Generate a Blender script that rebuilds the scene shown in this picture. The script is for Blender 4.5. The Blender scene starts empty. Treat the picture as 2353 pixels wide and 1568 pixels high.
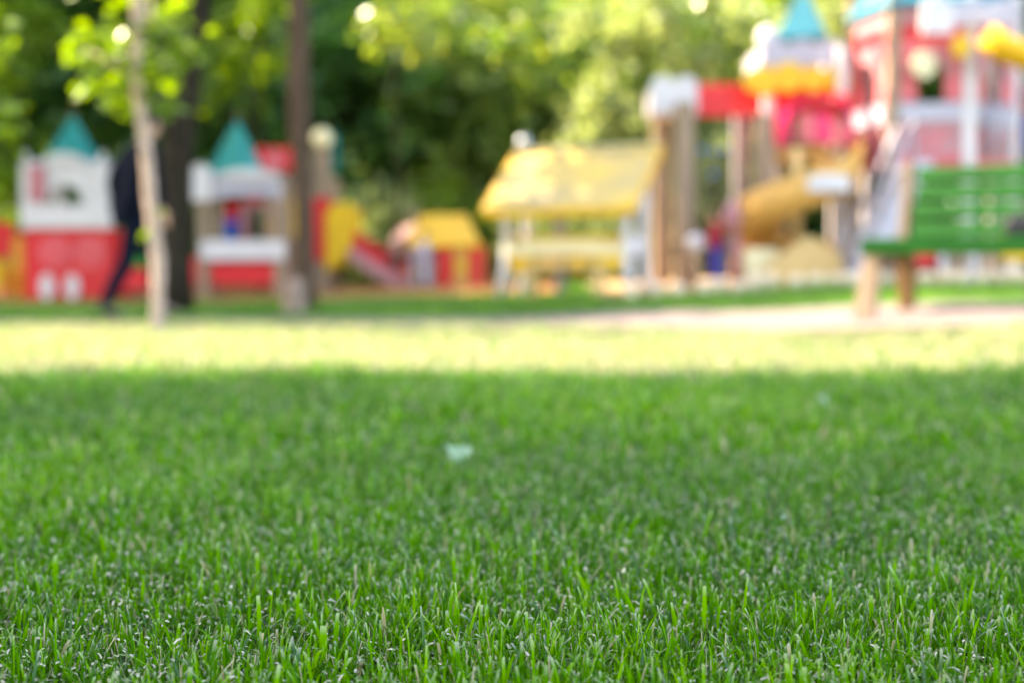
import bpy, bmesh, math, random
import numpy as np
from mathutils import Vector, Matrix, Euler
R = math.radians; PI = math.pi
random.seed(7); RNG = np.random.default_rng(11)
sc = bpy.context.scene; col = sc.collection

# ------------------------------------------------------------------ camera
CAM_H = 0.40; F = 2352*50/36.0; PITCH = math.atan((784-629)/F)
cd = bpy.data.cameras.new('camera'); cam = bpy.data.objects.new('camera', cd); col.objects.link(cam)
cam.location = (0, 0, CAM_H); cam.rotation_euler = (PI/2-PITCH, 0, 0)
cd.lens = 50; cd.sensor_width = 36; cd.clip_end = 500; cd.clip_start = 0.02
cd.dof.use_dof = True; cd.dof.focus_distance = 1.46; cd.dof.aperture_fstop = 2.4
sc.camera = cam
def P(px, py, Y):
    """world point seen at photo position (2352x1568 grid) at distance Y"""
    u = (px-1176)/F; v = (784-py)/F
    dy = math.cos(PITCH)+v*math.sin(PITCH); dz = -math.sin(PITCH)+v*math.cos(PITCH)
    return Vector((u/dy*Y, Y, CAM_H+dz/dy*Y))
def X(px, Y): return (px-1176)/F*Y
def Z(py, Y): return P(1176, py, Y).z

# ------------------------------------------------------------------ light
SUN = Vector((-0.78, 0.27, 0.78)).normalized()
w = bpy.data.worlds.new('World'); sc.world = w; w.use_nodes = True
nt = w.node_tree; bg = nt.nodes['Background']
sky = nt.nodes.new('ShaderNodeTexSky'); sky.sky_type = 'NISHITA'; sky.sun_disc = False
sky.sun_elevation = math.asin(SUN.z); sky.sun_rotation = math.atan2(SUN.x, SUN.y)
sky.air_density = 1.0; sky.dust_density = 1.6; sky.ozone_density = 1.0
nt.links.new(sky.outputs[0], bg.inputs[0]); bg.inputs[1].default_value = 0.15
sl = bpy.data.lights.new('sun', 'SUN'); so = bpy.data.objects.new('sun', sl); col.objects.link(so)
sl.energy = 3.3; sl.angle = R(0.5); sl.color = (1.0, 0.93, 0.80)
so.rotation_euler = SUN.to_track_quat('Z', 'Y').to_euler()
sc.view_settings.view_transform = 'Standard'; sc.view_settings.look = 'None'
sc.view_settings.exposure = 3.15
sc.view_settings.use_white_balance = True; sc.view_settings.white_balance_temperature = 8000; sc.view_settings.white_balance_tint = 10; sc.view_settings.gamma = 1.0
cy = sc.cycles
cy.use_denoising = True; cy.max_bounces = 6; cy.diffuse_bounces = 3; cy.glossy_bounces = 2
cy.transmission_bounces = 4; cy.transparent_max_bounces = 4; cy.sample_clamp_indirect = 6
cy.use_adaptive_sampling = False
sc.render.use_persistent_data = False

# ------------------------------------------------------------------ materials
MATS = {}
def mat(name, rgb, rough=0.45, var=0.12, scale=6.0, bump=0.0, spec=0.25, metal=0.0, stretch=None, rgb2=None, coat=0.0):
    if name in MATS: return MATS[name]
    m = bpy.data.materials.new(name); m.use_nodes = True; n = m.node_tree; b = n.nodes['Principled BSDF']
    tc = n.nodes.new('ShaderNodeTexCoord'); mp = n.nodes.new('ShaderNodeMapping')
    if stretch: mp.inputs['Scale'].default_value = stretch
    n.links.new(tc.outputs['Object'], mp.inputs[0])
    nz = n.nodes.new('ShaderNodeTexNoise'); nz.inputs['Scale'].default_value = scale; nz.inputs['Detail'].default_value = 5
    n.links.new(mp.outputs[0], nz.inputs['Vector'])
    rp = n.nodes.new('ShaderNodeValToRGB'); e = rp.color_ramp.elements
    c2 = rgb2 or tuple(min(1, c*(1+var)) for c in rgb)
    e[0].position = 0.32; e[0].color = (*[c*(1-var) for c in rgb], 1); e[1].position = 0.68; e[1].color = (*c2, 1)
    n.links.new(nz.outputs[0], rp.inputs[0]); n.links.new(rp.outputs[0], b.inputs['Base Color'])
    b.inputs['Roughness'].default_value = rough; b.inputs['Specular IOR Level'].default_value = spec
    b.inputs['Metallic'].default_value = metal; b.inputs['Coat Weight'].default_value = coat
    if bump:
        bp = n.nodes.new('ShaderNodeBump'); bp.inputs['Strength'].default_value = bump; bp.inputs['Distance'].default_value = 0.02
        n.links.new(nz.outputs[0], bp.inputs['Height']); n.links.new(bp.outputs[0], b.inputs['Normal'])
    MATS[name] = m; return m
M_red = mat('red_paint', (.62, .022, .03), .35, .1)
M_pink = mat('pinkish_red_paint', (.58, .12, .14), .45, .12)  # red paint with a pinkish base tone
M_medal = mat('medallion_paint', (.62, .085, .10), .4, .1)
M_rose = mat('pale_pink_paint', (.44, .20, .22), .5, .1)
M_mag = mat('magenta_plastic', (.72, .02, .13), .3, .08)
M_white = mat('white_paint', (.58, .53, .55), .45, .08)
M_lilac = mat('lilac_white_paint', (.40, .37, .44), .45, .08)
M_teal = mat('teal_paint', (.002, .20, .19), .6, .12)
M_spire = mat('castle_spire_paint', (.008, .13, .18), .6, .12)
M_yel = mat('yellow_paint', (.70, .42, .02), .4, .08)
M_amber = mat('amber_paint', (.62, .33, .01), .4, .08)
M_cream = mat('cream_board', (.68, .58, .36), .5, .1)
M_orange = mat('orange_plastic', (.60, .31, .08), .35, .08)
M_tan = mat('tan_plastic', (.58, .38, .16), .4, .08)
M_wood = mat('pale_timber', (.28, .195, .135), .7, .18, 3, .2, stretch=(8, 8, 1))
M_bwood = mat('brown_timber', (.17, .09, .035), .7, .25, 3, .2, stretch=(8, 8, 1))
M_dwood = mat('dimmed_timber', (.10, .07, .045), .7, .2, 3, .2, stretch=(8, 8, 1))  # shade put into the timber colour, keeps sunlit back supports dim
M_grey = mat('grey_timber', (.30, .27, .28), .7, .15, 3, .2, stretch=(8, 8, 1))
M_green = mat('green_bench_paint', (.0006, .058, .004), .6, .15, 5, spec=.15)
M_lgreen = mat('light_green_plastic', (.03, .34, .05), .35, .1)
M_black = mat('black_leather', (.012, .012, .018), .4, .2)
M_blue = mat('blue_plastic', (.02, .12, .55), .35, .1)
M_navy = mat('navy_cloth', (.004, .0055, .012), .9, .2, 20, spec=.05)
M_navy2 = mat('dark_denim', (.004, .006, .014), .9, .2, 20, spec=.05)
M_dusty = mat('dusty_pink_cloth', (.26, .15, .14), .85, .15, 20)
M_redcl = mat('red_cloth', (.32, .015, .03), .8, .15, 20)
M_lilcl = mat('lilac_cloth', (.36, .34, .46), .8, .12, 20)
M_violet = mat('violet_cloth', (.06, .05, .30), .8, .12, 20)
M_skin = mat('skin', (.52, .30, .21), .5, .08, 10)
M_hair = mat('dark_hair', (.03, .018, .012), .6, .3, 40)
M_eye = mat('eye', (.015, .01, .01), .2, .1)
M_metal = mat('painted_metal', (.35, .36, .38), .3, .1, metal=.6)
M_rope = mat('dark_rope', (.05, .07, .08), .8, .2)
M_stone = mat('pale_stone', (.25, .17, .135), .8, .2, 6, .3)

def leafmat(name, stops, trans=.5, rough=.30, tcol=(1.6, 1.4, .35)):
    m = bpy.data.materials.new(name); m.use_nodes = True; n = m.node_tree; b = n.nodes['Principled BSDF']; out = n.nodes['Material Output']
    at = n.nodes.new('ShaderNodeAttribute'); at.attribute_name = 'rnd'
    rp = n.nodes.new('ShaderNodeValToRGB'); e = rp.color_ramp.elements
    e[0].position, e[0].color = stops[0][0], (*stops[0][1], 1); e[1].position, e[1].color = stops[-1][0], (*stops[-1][1], 1)
    for p_, c in stops[1:-1]: k = e.new(p_); k.color = (*c, 1)
    n.links.new(at.outputs['Fac'], rp.inputs[0]); n.links.new(rp.outputs[0], b.inputs['Base Color'])
    b.inputs['Roughness'].default_value = rough
    mx = n.nodes.new('ShaderNodeMix'); mx.data_type = 'RGBA'; mx.blend_type = 'MULTIPLY'; mx.inputs[0].default_value = 1
    n.links.new(rp.outputs[0], mx.inputs[6]); mx.inputs[7].default_value = (*tcol, 1)
    tr = n.nodes.new('ShaderNodeBsdfTranslucent'); n.links.new(mx.outputs[2], tr.inputs[0])
    ms = n.nodes.new('ShaderNodeMixShader'); ms.inputs[0].default_value = trans
    n.links.new(b.outputs[0], ms.inputs[1]); n.links.new(tr.outputs[0], ms.inputs[2]); n.links.new(ms.outputs[0], out.inputs[0])
    return m
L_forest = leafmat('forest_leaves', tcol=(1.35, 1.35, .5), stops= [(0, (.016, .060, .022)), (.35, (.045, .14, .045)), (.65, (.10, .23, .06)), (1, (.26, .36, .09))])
L_sunwash = leafmat('sunwashed_leaves', [(0, (.08, .17, .04)), (.5, (.17, .27, .07)), (1, (.36, .40, .16))])  # paler copy of the forest leaves, sun wash put into the colour
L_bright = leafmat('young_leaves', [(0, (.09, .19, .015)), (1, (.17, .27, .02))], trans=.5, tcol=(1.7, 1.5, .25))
L_bush = leafmat('bush_leaves', [(0, (.16, .22, .07)), (1, (.34, .38, .18))], tcol=(1.3, 1.3, .8))  # leaf colour raised pale to stand in for sun on these leaves

def barkmat(name, a, b_, sc_=(9, 9, 1.2), bump=.8):
    m = mat(name, a, .9, .3, 5, bump, .06, stretch=sc_, rgb2=b_); return m
B_dark = barkmat('dark_bark', (.018, .015, .010), (.045, .034, .024))
B_brown = barkmat('brown_bark', (.055, .033, .022), (.125, .078, .055))
B_pale = barkmat('pale_bark', (.42, .29, .24), (.60, .44, .37), (6, 6, 3), .3)

# ------------------------------------------------------------------ object helpers
def tag(o, label=None, cat=None, group=None, kind=None):
    if label: o['label'] = label
    if cat: o['category'] = cat
    if group: o['group'] = group
    if kind: o['kind'] = kind
    return o
def empty(name, loc=(0, 0, 0), rz=0, label=None, cat=None, group=None):
    o = bpy.data.objects.new(name, None); col.objects.link(o); o.location = loc; o.rotation_euler = (0, 0, rz)
    o.empty_display_size = .2
    return tag(o, label, cat, group)
def link_mesh(name, me, m, parent=None, bevel=0):
    o = bpy.data.objects.new(name, me); col.objects.link(o)
    if m: me.materials.append(m)
    if parent: o.parent = parent
    if bevel:
        bv = o.modifiers.new('bevel', 'BEVEL'); bv.width = bevel; bv.segments = 2; bv.limit_method = 'ANGLE'
    return o
def copy_tree(o, parent=None):
    c = o.copy(); col.objects.link(c)
    if parent: c.parent = parent
    for ch in list(o.children): copy_tree(ch, c)
    return c
class MB:
    def __init__(s): s.v = []; s.f = []; s.sm = []
    def add(s, vs, fs, smooth=False):
        k = len(s.v); s.v += [tuple(v) for v in vs]; s.f += [tuple(i+k for i in f) for f in fs]; s.sm += [smooth]*len(fs); return s
    def box(s, c, size, rot=None):
        hx, hy, hz = [q/2 for q in size]; m = Euler(rot).to_matrix() if rot else Matrix.Identity(3)
        vs = [Vector(c)+m@Vector((x*hx, y*hy, z*hz)) for x in (-1, 1) for y in (-1, 1) for z in (-1, 1)]
        return s.add(vs, [(0, 1, 3, 2), (4, 6, 7, 5), (0, 4, 5, 1), (2, 3, 7, 6), (0, 2, 6, 4), (1, 5, 7, 3)])
    def tube(s, pts, rad, n=12, cap=True, noise=0):
        pts = [Vector(p) for p in pts]; rad = rad if hasattr(rad, '__len__') else [rad]*len(pts); vs = []; fs = []
        up = Vector((0, 0, 1)); a = None
        for i, p in enumerate(pts):
            d = (pts[min(i+1, len(pts)-1)]-pts[max(i-1, 0)]).normalized()
            if a is None: a = d.cross(up if abs(d.z) < .9 else Vector((0, 1, 0))).normalized()
            a = (a-d*a.dot(d)).normalized(); b = d.cross(a)
            for k in range(n):
                t = 2*PI*k/n; r = rad[i]*(1+(random.random()-.5)*noise)
                vs.append(p+(a*math.cos(t)+b*math.sin(t))*r)
        for i in range(len(pts)-1):
            for k in range(n): q = (k+1) % n; fs.append((i*n+k, i*n+q, (i+1)*n+q, (i+1)*n+k))
        s.add(vs, fs, True)
        if cap:
            k = len(s.v)-len(vs)
            s.f += [tuple(k+i for i in range(n))[::-1], tuple(k+(len(pts)-1)*n+i for i in range(n))]; s.sm += [False]*2
        return s
    def lathe(s, prof, c=(0, 0, 0), n=20, smooth=True, rot=0):
        vs = []; fs = []
        for r, z in prof:
            for k in range(n): t = 2*PI*k/n+rot; vs.append((c[0]+r*math.cos(t), c[1]+r*math.sin(t), c[2]+z))
        for i in range(len(prof)-1):
            for k in range(n): q = (k+1) % n; fs.append((i*n+k, i*n+q, (i+1)*n+q, (i+1)*n+k))
        fs.append(tuple(range(n))[::-1]); fs.append(tuple((len(prof)-1)*n+i for i in range(n)))
        return s.add(vs, fs, smooth)
    def ball(s, c, r, n=16, sq=(1, 1, 1)):
        prof = [(max(1e-4, math.sin(PI*i/10))*1.0, -math.cos(PI*i/10)) for i in range(11)]; t = MB(); t.lathe(prof, n=n)
        return s.add([(c[0]+v[0]*r*sq[0], c[1]+v[1]*r*sq[1], c[2]+v[2]*r*sq[2]) for v in t.v], t.f, True)
    def panel(s, outline, y, th, holes=None):
        """outline in (x,z), extruded along y from y to y+th; convex or simple polygon"""
        n = len(outline); vs = [(x, y, z) for x, z in outline]+[(x, y+th, z) for x, z in outline]
        fs = [tuple(range(n)), tuple(range(n, 2*n))[::-1]]+[(i, i+n, (i+1) % n+n, (i+1) % n) for i in range(n)]
        return s.add(vs, fs)
    def arch(s, cx, z0, zs, w, ow, ztop, y, th, n=12):
        """board with an arched opening: opening width w from z0 springing at zs; board outer width ow up to ztop"""
        out = [(-ow/2, z0), (-w/2, z0), (-w/2, zs)]; inner = [(-w/2, z0), (-w/2, zs)]+[(-w/2*math.cos(PI*i/n), zs+w/2*math.sin(PI*i/n)) for i in range(1, n)]+[(w/2, zs), (w/2, z0)]
        outer = []
        for (ix, iz) in inner:
            if iz <= zs+1e-6: outer.append((math.copysign(ow/2, ix), iz))
            else:
                tt = max(-1, min(1, ix/(w/2))); outer.append((ow/2*tt, ztop))
        m_ = len(inner); outer[2-1] = (-ow/2, zs)
        vs = [];
        for yy in (y, y+th):
            vs += [(cx+a, yy, b) for a, b in inner]+[(cx+a, yy, b) for a, b in outer]
        # corner fix: clamp first/last arch outer points up to the top corners
        fs = []
        for i in range(m_-1):
            fs.append((i, i+1, m_+i+1, m_+i)); k = 2*m_; fs.append((k+i, k+m_+i, k+m_+i+1, k+i+1))
            fs.append((i, k+i, k+i+1, i+1)); fs.append((m_+i, m_+i+1, k+m_+i+1, k+m_+i))
        k = 2*m_
        fs.append((0, m_, k+m_, k)); fs.append((m_-1, k+m_-1, k+2*m_-1, 2*m_-1))
        return s.add(vs, fs)
    def mesh(s, name):
        me = bpy.data.meshes.new(name); me.from_pydata(s.v, [], s.f); me.polygons.foreach_set('use_smooth', s.sm)
        bm = bmesh.new(); bm.from_mesh(me); bmesh.ops.recalc_face_normals(bm, faces=bm.faces); bm.to_mesh(me); bm.free()
        return me
    def build(s, name, m, parent=None, bevel=0): return link_mesh(name, s.mesh(name), m, parent, bevel)

def scallop(x0, x1, z0, z1, n=1, dome=.5):
    """outline of a board with n rounded humps on top"""
    pts = [(x0, z0), (x1, z0)]; w = (x1-x0)/n; h = w*dome
    for k in range(n):
        xr = x1-k*w
        for i in range(0, 9): t = PI*i/8; pts.append((xr-w/2+w/2*math.cos(t), z1-h+h*math.sin(t)))
    return pts
def disc(cx, cz, rx, rz=None, n=24):
    rz = rz or rx; return [(cx+rx*math.cos(2*PI*i/n), cz+rz*math.sin(2*PI*i/n)) for i in range(n)]

# ------------------------------------------------------------------ terrain
GX = [-60, -8, -4, 0, 1.5, 3, 8, 60]; GY = [-40, 5, 7.5, 9, 10.5, 12, 15, 18, 25, 60, 200]
GZ = [[0, 0, 0, 0, 0, 0, 0, 0], [0, 0, 0, 0, 0, .02, .08, .1], [0, 0, 0, 0, 0, .13, .25, .3], [0, 0, 0, 0, .02, .19, .28, .3],
      [0, 0, 0, 0, .07, .21, .30, .3], [0, 0, 0, .01, .13, .25, .32, .3], [.04, .04, .04, .15, .22, .30, .35, .35],
      [.08, .08, .10, .25, .28, .33, .38, .4], [.25]*8, [.5]*8, [.9]*8]
GZa = np.array(GZ)
def terr(x, y):
    x = np.clip(np.asarray(x, float), -59.9, 59.9); y = np.clip(np.asarray(y, float), -39.9, 199.9)
    i = np.clip(np.searchsorted(GX, x)-1, 0, len(GX)-2); j = np.clip(np.searchsorted(GY, y)-1, 0, len(GY)-2)
    gx = np.array(GX); gy = np.array(GY)
    s = (x-gx[i])/(gx[i+1]-gx[i]); t = (y-gy[j])/(gy[j+1]-gy[j])
    s = s*.5+.5*s*s*(3-2*s); t = t*.5+.5*t*t*(3-2*t)
    return (GZa[j, i]*(1-s)+GZa[j, i+1]*s)*(1-t)+(GZa[j+1, i]*(1-s)+GZa[j+1, i+1]*s)*t
def gz(x, y): return float(terr(x, y))
xs = np.unique(np.concatenate([np.linspace(-60, 60, 25), np.linspace(-9, 9, 73)]))
ys = np.unique(np.concatenate([np.linspace(-40, 200, 49), np.linspace(0, 22, 89)]))
def sheet(name, xs, ys, dz=0):
    XX, YY = np.meshgrid(xs, ys); ZZ = terr(XX, YY)+dz; nx, ny = len(xs), len(ys)
    me = bpy.data.meshes.new(name); vs = np.stack([XX.ravel(), YY.ravel(), ZZ.ravel()], 1)
    fs = [(j*nx+i, j*nx+i+1, (j+1)*nx+i+1, (j+1)*nx+i) for j in range(ny-1) for i in range(nx-1)]
    me.from_pydata(vs.tolist(), [], fs); me.polygons.foreach_set('use_smooth', [True]*len(fs)); return me
def ground_material():
    m = bpy.data.materials.new('lawn_soil'); m.use_nodes = True; n = m.node_tree; b = n.nodes['Principled BSDF']
    tc = n.nodes.new('ShaderNodeTexCoord')
    nz = n.nodes.new('ShaderNodeTexNoise'); nz.inputs['Scale'].default_value = 40; nz.inputs['Detail'].default_value = 6
    n2 = n.nodes.new('ShaderNodeTexNoise'); n2.inputs['Scale'].default_value = .8
    for q in (nz, n2): n.links.new(tc.outputs['Object'], q.inputs['Vector'])
    rp = n.nodes.new('ShaderNodeValToRGB'); e = rp.color_ramp.elements
    e[0].position = .35; e[0].color = (.012, .028, .006, 1); e[1].position = .7; e[1].color = (.05, .085, .016, 1)
    r2 = n.nodes.new('ShaderNodeValToRGB'); e = r2.color_ramp.elements
    e[0].position = .35; e[0].color = (.7, .8, .7, 1); e[1].position = .65; e[1].color = (1.35, 1.2, 1.1, 1)
    mx = n.nodes.new('ShaderNodeMix'); mx.data_type = 'RGBA'; mx.blend_type = 'MULTIPLY'; mx.inputs[0].default_value = 1
    n.links.new(nz.outputs[0], rp.inputs[0]); n.links.new(n2.outputs[0], r2.inputs[0])
    n.links.new(rp.outputs[0], mx.inputs[6]); n.links.new(r2.outputs[0], mx.inputs[7]); n.links.new(mx.outputs[2], b.inputs['Base Color'])
    b.inputs['Roughness'].default_value = .95; b.inputs['Specular IOR Level'].default_value = .1
    bp = n.nodes.new('ShaderNodeBump'); bp.inputs['Distance'].default_value = .02; n.links.new(nz.outputs[0], bp.inputs['Height']); n.links.new(bp.outputs[0], b.inputs['Normal'])
    return m
tag(link_mesh('ground', sheet('ground', xs, ys), ground_material()), kind='structure')

# path
NEAR = [(-20, 10.3), (-8, 10.9), (-4, 11.15), (-1, 11.0), (0, 10.55), (1.0, 9.5), (1.88, 8.5), (2.7, 7.5), (3.8, 6.4), (7, 3.5)]
FAR = [(-20, 11.0), (-8, 11.6), (-4, 11.85), (-1, 12.0), (0.3, 11.95), (1.4, 11.2), (2.35, 10.25), (3.3, 9.05), (5.0, 7.6), (9, 4.6)]
def interp(pts, x): return np.interp(x, [p[0] for p in pts], [p[1] for p in pts])
def on_path(x, y): return (y > interp(NEAR, x)) & (y < interp(FAR, x)) & (x < 9)
def ribbon(name, A, B, m, dz):
    N_ = 120; L = 6; vs = []; fs = []
    def res(pts, t):
        d = [0]
        for a, b in zip(pts, pts[1:]): d.append(d[-1]+math.dist(a, b))
        q = t*d[-1]; return np.interp(q, d, [p[0] for p in pts]), np.interp(q, d, [p[1] for p in pts])
    for i in range(N_+1):
        a = res(A, i/N_); b = res(B, i/N_)
        for j in range(L+1):
            x = a[0]+(b[0]-a[0])*j/L; y = a[1]+(b[1]-a[1])*j/L; vs.append((x, y, gz(x, y)+dz))
    for i in range(N_):
        for j in range(L): k = i*(L+1)+j; fs.append((k, k+L+1, k+L+2, k+1))
    me = bpy.data.meshes.new(name); me.from_pydata(vs, [], fs); me.polygons.foreach_set('use_smooth', [True]*len(fs))
    return link_mesh(name, me, m)
M_path = mat('path_paving', (.135, .104, .098), .85, .14, 14, .15, .2)
tag(ribbon('path', NEAR, FAR, M_path, .022), kind='structure')
# sand of the playground on the right
SY = 13.6
M_sand = mat('playground_sand', (.33, .21, .11), .95, .25, 25, .2, .1)
tag(link_mesh('sand', sheet('sand', np.linspace(.9, 9, 30), np.linspace(SY, 24, 30), .03), M_sand), kind='structure')
M_rub = mat('red_rubber_surface', (.30, .13, .05), .9, .25, 20, .2, .1)
tag(link_mesh('rubber_surface', sheet('rubber_surface', np.linspace(-8, .6, 30), np.linspace(15.4, 22, 20), .025), M_rub), kind='structure')

# ------------------------------------------------------------------ grass blades
def grass_object():
    V = []; Fc = []; RN = []; TT = []; base = 0
    def patch(y0, y1, dens, wid, hgt, segs, margin, xlim=None, step=None):
        nonlocal base
        ya = np.linspace(y0, y1, 60)
        hw = lambda y: .37*y*1.12+margin
        area = 2*np.trapz(hw(ya), ya); n = int(area*dens)
        y = RNG.uniform(y0, y1, n*2); keep = RNG.uniform(0, 1, n*2) < hw(y)/hw(y1); y = y[keep]
        x = RNG.uniform(-1, 1, len(y))*hw(y)
        # patchy lawn: thinner spots
        fld = (np.sin(x*7.3+1.1*np.sin(y*5.1))*np.sin(y*6.1+1.7*np.sin(x*4.7)) + .6*np.sin(x*17+y*9)*np.sin(y*19-x*6))
        k = RNG.uniform(0, 1, len(y)) < .74+.3*np.clip(fld, -1, 1)
        k &= ~on_path(x, y) & ~((x > .9) & (y > SY)) & ~((x < .6) & (y > 15.4))
        x, y, fld = x[k], y[k], fld[k]; n = len(x)
        big = .5+.5*np.sin(x*2.3+.7)*np.sin(y*1.9+.4*np.sin(x*3))
        h = hgt*(RNG.gamma(7, 1/7., n))*(.75+.35*big)*(1+.12*fld); h *= np.where(RNG.uniform(0, 1, n) < .35, .62, 1.0); h = np.clip(h, hgt*.25, hgt*1.8)
        wd = wid*RNG.gamma(6, 1/6., n)
        kind = RNG.uniform(0, 1, n)
        yaw = RNG.uniform(0, 2*PI, n); lean = np.abs(RNG.normal(.0, .55, n))
        flat = kind < .22; lean[flat] += RNG.uniform(.5, 1.0, flat.sum()); 
        bend = RNG.normal(.35, .45, n)
        dry = (RNG.uniform(0, 1, n) < (.10 if y0 < 5 else np.where(y > interp(FAR, x)-.2, .05, .78))) ; h[dry] *= .8  # near: dead blades; sunlit band: sunshine put into paler blades
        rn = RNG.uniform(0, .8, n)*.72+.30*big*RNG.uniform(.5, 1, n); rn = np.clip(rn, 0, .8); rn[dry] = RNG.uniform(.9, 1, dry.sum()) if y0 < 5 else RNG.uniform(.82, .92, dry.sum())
        cut = RNG.uniform(0, 1, n) < .55; tipw = np.where(cut, RNG.uniform(.45, .8, n), RNG.uniform(.08, .2, n))
        z = terr(x, y)
        dx, dy = np.cos(yaw), np.sin(yaw)             # lean direction
        tw = yaw+PI/2+RNG.normal(0, .5, n); wx, wy = np.cos(tw), np.sin(tw)
        px, py, pz = x.copy(), y.copy(), z-.004
        rows = []
        ang = lean*.5
        for s in range(segs+1):
            t = s/segs; ww = wd*((1-t)**.5*(1-tipw)+tipw)*(.75 if s == 0 else 1)*.5
            rows.append((px-wx*ww, py-wy*ww, pz.copy(), px+wx*ww, py+wy*ww, pz.copy()))
            if s < segs:
                st = h/segs; px = px+dx*np.sin(ang)*st; py = py+dy*np.sin(ang)*st; pz = pz+np.cos(ang)*st
                ang = np.clip(ang+(lean*.8+bend)/segs, -1.2, 2.1)
        nv = 2*(segs+1); arr = np.empty((n, nv, 3)); tt = np.empty((n, nv))
        cutm = np.where(cut, 1., .3)
        for s, (a, b, c, d, e, f) in enumerate(rows):
            arr[:, 2*s] = np.stack([a, b, c], 1); arr[:, 2*s+1] = np.stack([d, e, f], 1); tt[:, 2*s] = tt[:, 2*s+1] = s/segs*cutm
        V.append(arr.reshape(-1, 3)); RN.append(np.repeat(rn, nv)); TT.append(tt.ravel())
        idx = base+np.arange(n)[:, None]*nv
        for s in range(segs):
            Fc.append(np.stack([idx[:, 0]+2*s, idx[:, 0]+2*s+1, idx[:, 0]+2*s+3, idx[:, 0]+2*s+2], 1))
        base += n*nv
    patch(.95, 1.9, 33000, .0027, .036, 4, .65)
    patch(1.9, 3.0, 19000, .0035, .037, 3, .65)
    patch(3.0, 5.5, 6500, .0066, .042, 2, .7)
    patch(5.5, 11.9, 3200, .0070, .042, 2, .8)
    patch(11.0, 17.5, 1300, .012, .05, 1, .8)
    V = np.concatenate(V).astype(np.float32); Fc = np.concatenate(Fc).astype(np.int32)
    me = bpy.data.meshes.new('lawn_grass'); me.vertices.add(len(V)); me.vertices.foreach_set('co', V.ravel())
    me.loops.add(Fc.size); me.loops.foreach_set('vertex_index', Fc.ravel())
    me.polygons.add(len(Fc)); me.polygons.foreach_set('loop_start', np.arange(0, Fc.size, 4, dtype=np.int32))
    me.polygons.foreach_set('use_smooth', np.ones(len(Fc), bool))
    for nm, dat in (('rnd', np.concatenate(RN)), ('tt', np.concatenate(TT))):
        a = me.attributes.new(nm, 'FLOAT', 'POINT'); a.data.foreach_set('value', dat.astype(np.float32))
    me.update(calc_edges=True)
    m = leafmat('grass_blade', [(0, (.010, .055, .000)), (.16, (.026, .11, .006)), (.24, (.026, .12, .000)), (.5, (.070, .235, .000)), (.8, (.17, .37, .001)), (.83, (.46, .44, .33)), (.9, (.36, .29, .13)), (1, (.50, .42, .27))], trans=.42, rough=.45, tcol=(1.5, 1.4, .2))  # palest tan stop carries the sunlight of the band before the path
    n = m.node_tree; b = n.nodes['Principled BSDF']; rp = [q for q in n.nodes if q.type == 'VALTORGB'][0]
    at = n.nodes.new('ShaderNodeAttribute'); at.attribute_name = 'tt'
    r2 = n.nodes.new('ShaderNodeValToRGB'); e = r2.color_ramp.elements; e[0].position = .80; e[0].color = (0, 0, 0, 1); e[1].position = 1; e[1].color = (.75, .75, .75, 1)
    n.links.new(at.outputs['Fac'], r2.inputs[0])
    mx = n.nodes.new('ShaderNodeMix'); mx.data_type = 'RGBA'; n.links.new(r2.outputs[0], mx.inputs[0]); n.links.new(rp.outputs[0], mx.inputs[6]); mx.inputs[7].default_value = (.60, .54, .43, 1)
    n.links.new(mx.outputs[2], b.inputs['Base Color']); r3 = n.nodes.new('ShaderNodeMapRange'); r3.inputs[1].default_value = .17; r3.inputs[2].default_value = .22; r3.inputs[3].default_value = .8; r3.inputs[4].default_value = .06; n.links.new(rp.inputs[0].links[0].from_socket, r3.inputs[0]); n.links.new(r3.outputs[0], b.inputs['Specular IOR Level'])
    mul = [q for q in n.nodes if q.type == 'MIX' and q.blend_type == 'MULTIPLY'][0]
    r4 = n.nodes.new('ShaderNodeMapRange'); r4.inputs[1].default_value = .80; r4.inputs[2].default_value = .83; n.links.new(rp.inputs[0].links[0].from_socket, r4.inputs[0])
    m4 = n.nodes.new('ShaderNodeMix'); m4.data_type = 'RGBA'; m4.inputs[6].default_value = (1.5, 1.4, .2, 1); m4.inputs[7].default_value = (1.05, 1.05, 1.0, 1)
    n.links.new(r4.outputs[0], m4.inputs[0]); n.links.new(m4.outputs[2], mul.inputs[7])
    return link_mesh('lawn_grass', me, m)
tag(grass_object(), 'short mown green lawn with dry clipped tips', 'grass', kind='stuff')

# clipped dead bits and litter on the lawn
def litter():
    b = MB()
    hubs = [(random.uniform(-1, 1), random.random()) for _ in range(260)]
    for i in range(9000):
        hu, hv = random.choice(hubs); y = 1.0+2.4*hv**1.4+random.gauss(0, .07); x = (hu*(.4*y+.3))+random.gauss(0, .1); z = gz(x, y)+random.uniform(.006, .026)
        a = random.random()*PI; l = random.uniform(.003, .011); wdt = random.uniform(.0007, .0017); t = random.uniform(-.5, .5)
        d = Vector((math.cos(a)*math.cos(t), math.sin(a)*math.cos(t), math.sin(t)))*l; s_ = Vector((-math.sin(a), math.cos(a), random.uniform(-.4, .4)))*wdt
        c = Vector((x, y, z)); m_ = c+d*.5+Vector((0, 0, l*.15))
        b.add([c-s_, c+s_, m_+s_, m_-s_, c+d+s_*.5, c+d-s_*.5], [(0, 1, 2, 3), (3, 2, 4, 5)], True)
    return b.build('grass_clippings', mat('dry_clippings', (.46, .39, .29), .8, .45, 60))
tag(litter(), 'dry pale clippings scattered between the grass blades', 'clippings', kind='stuff')

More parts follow.
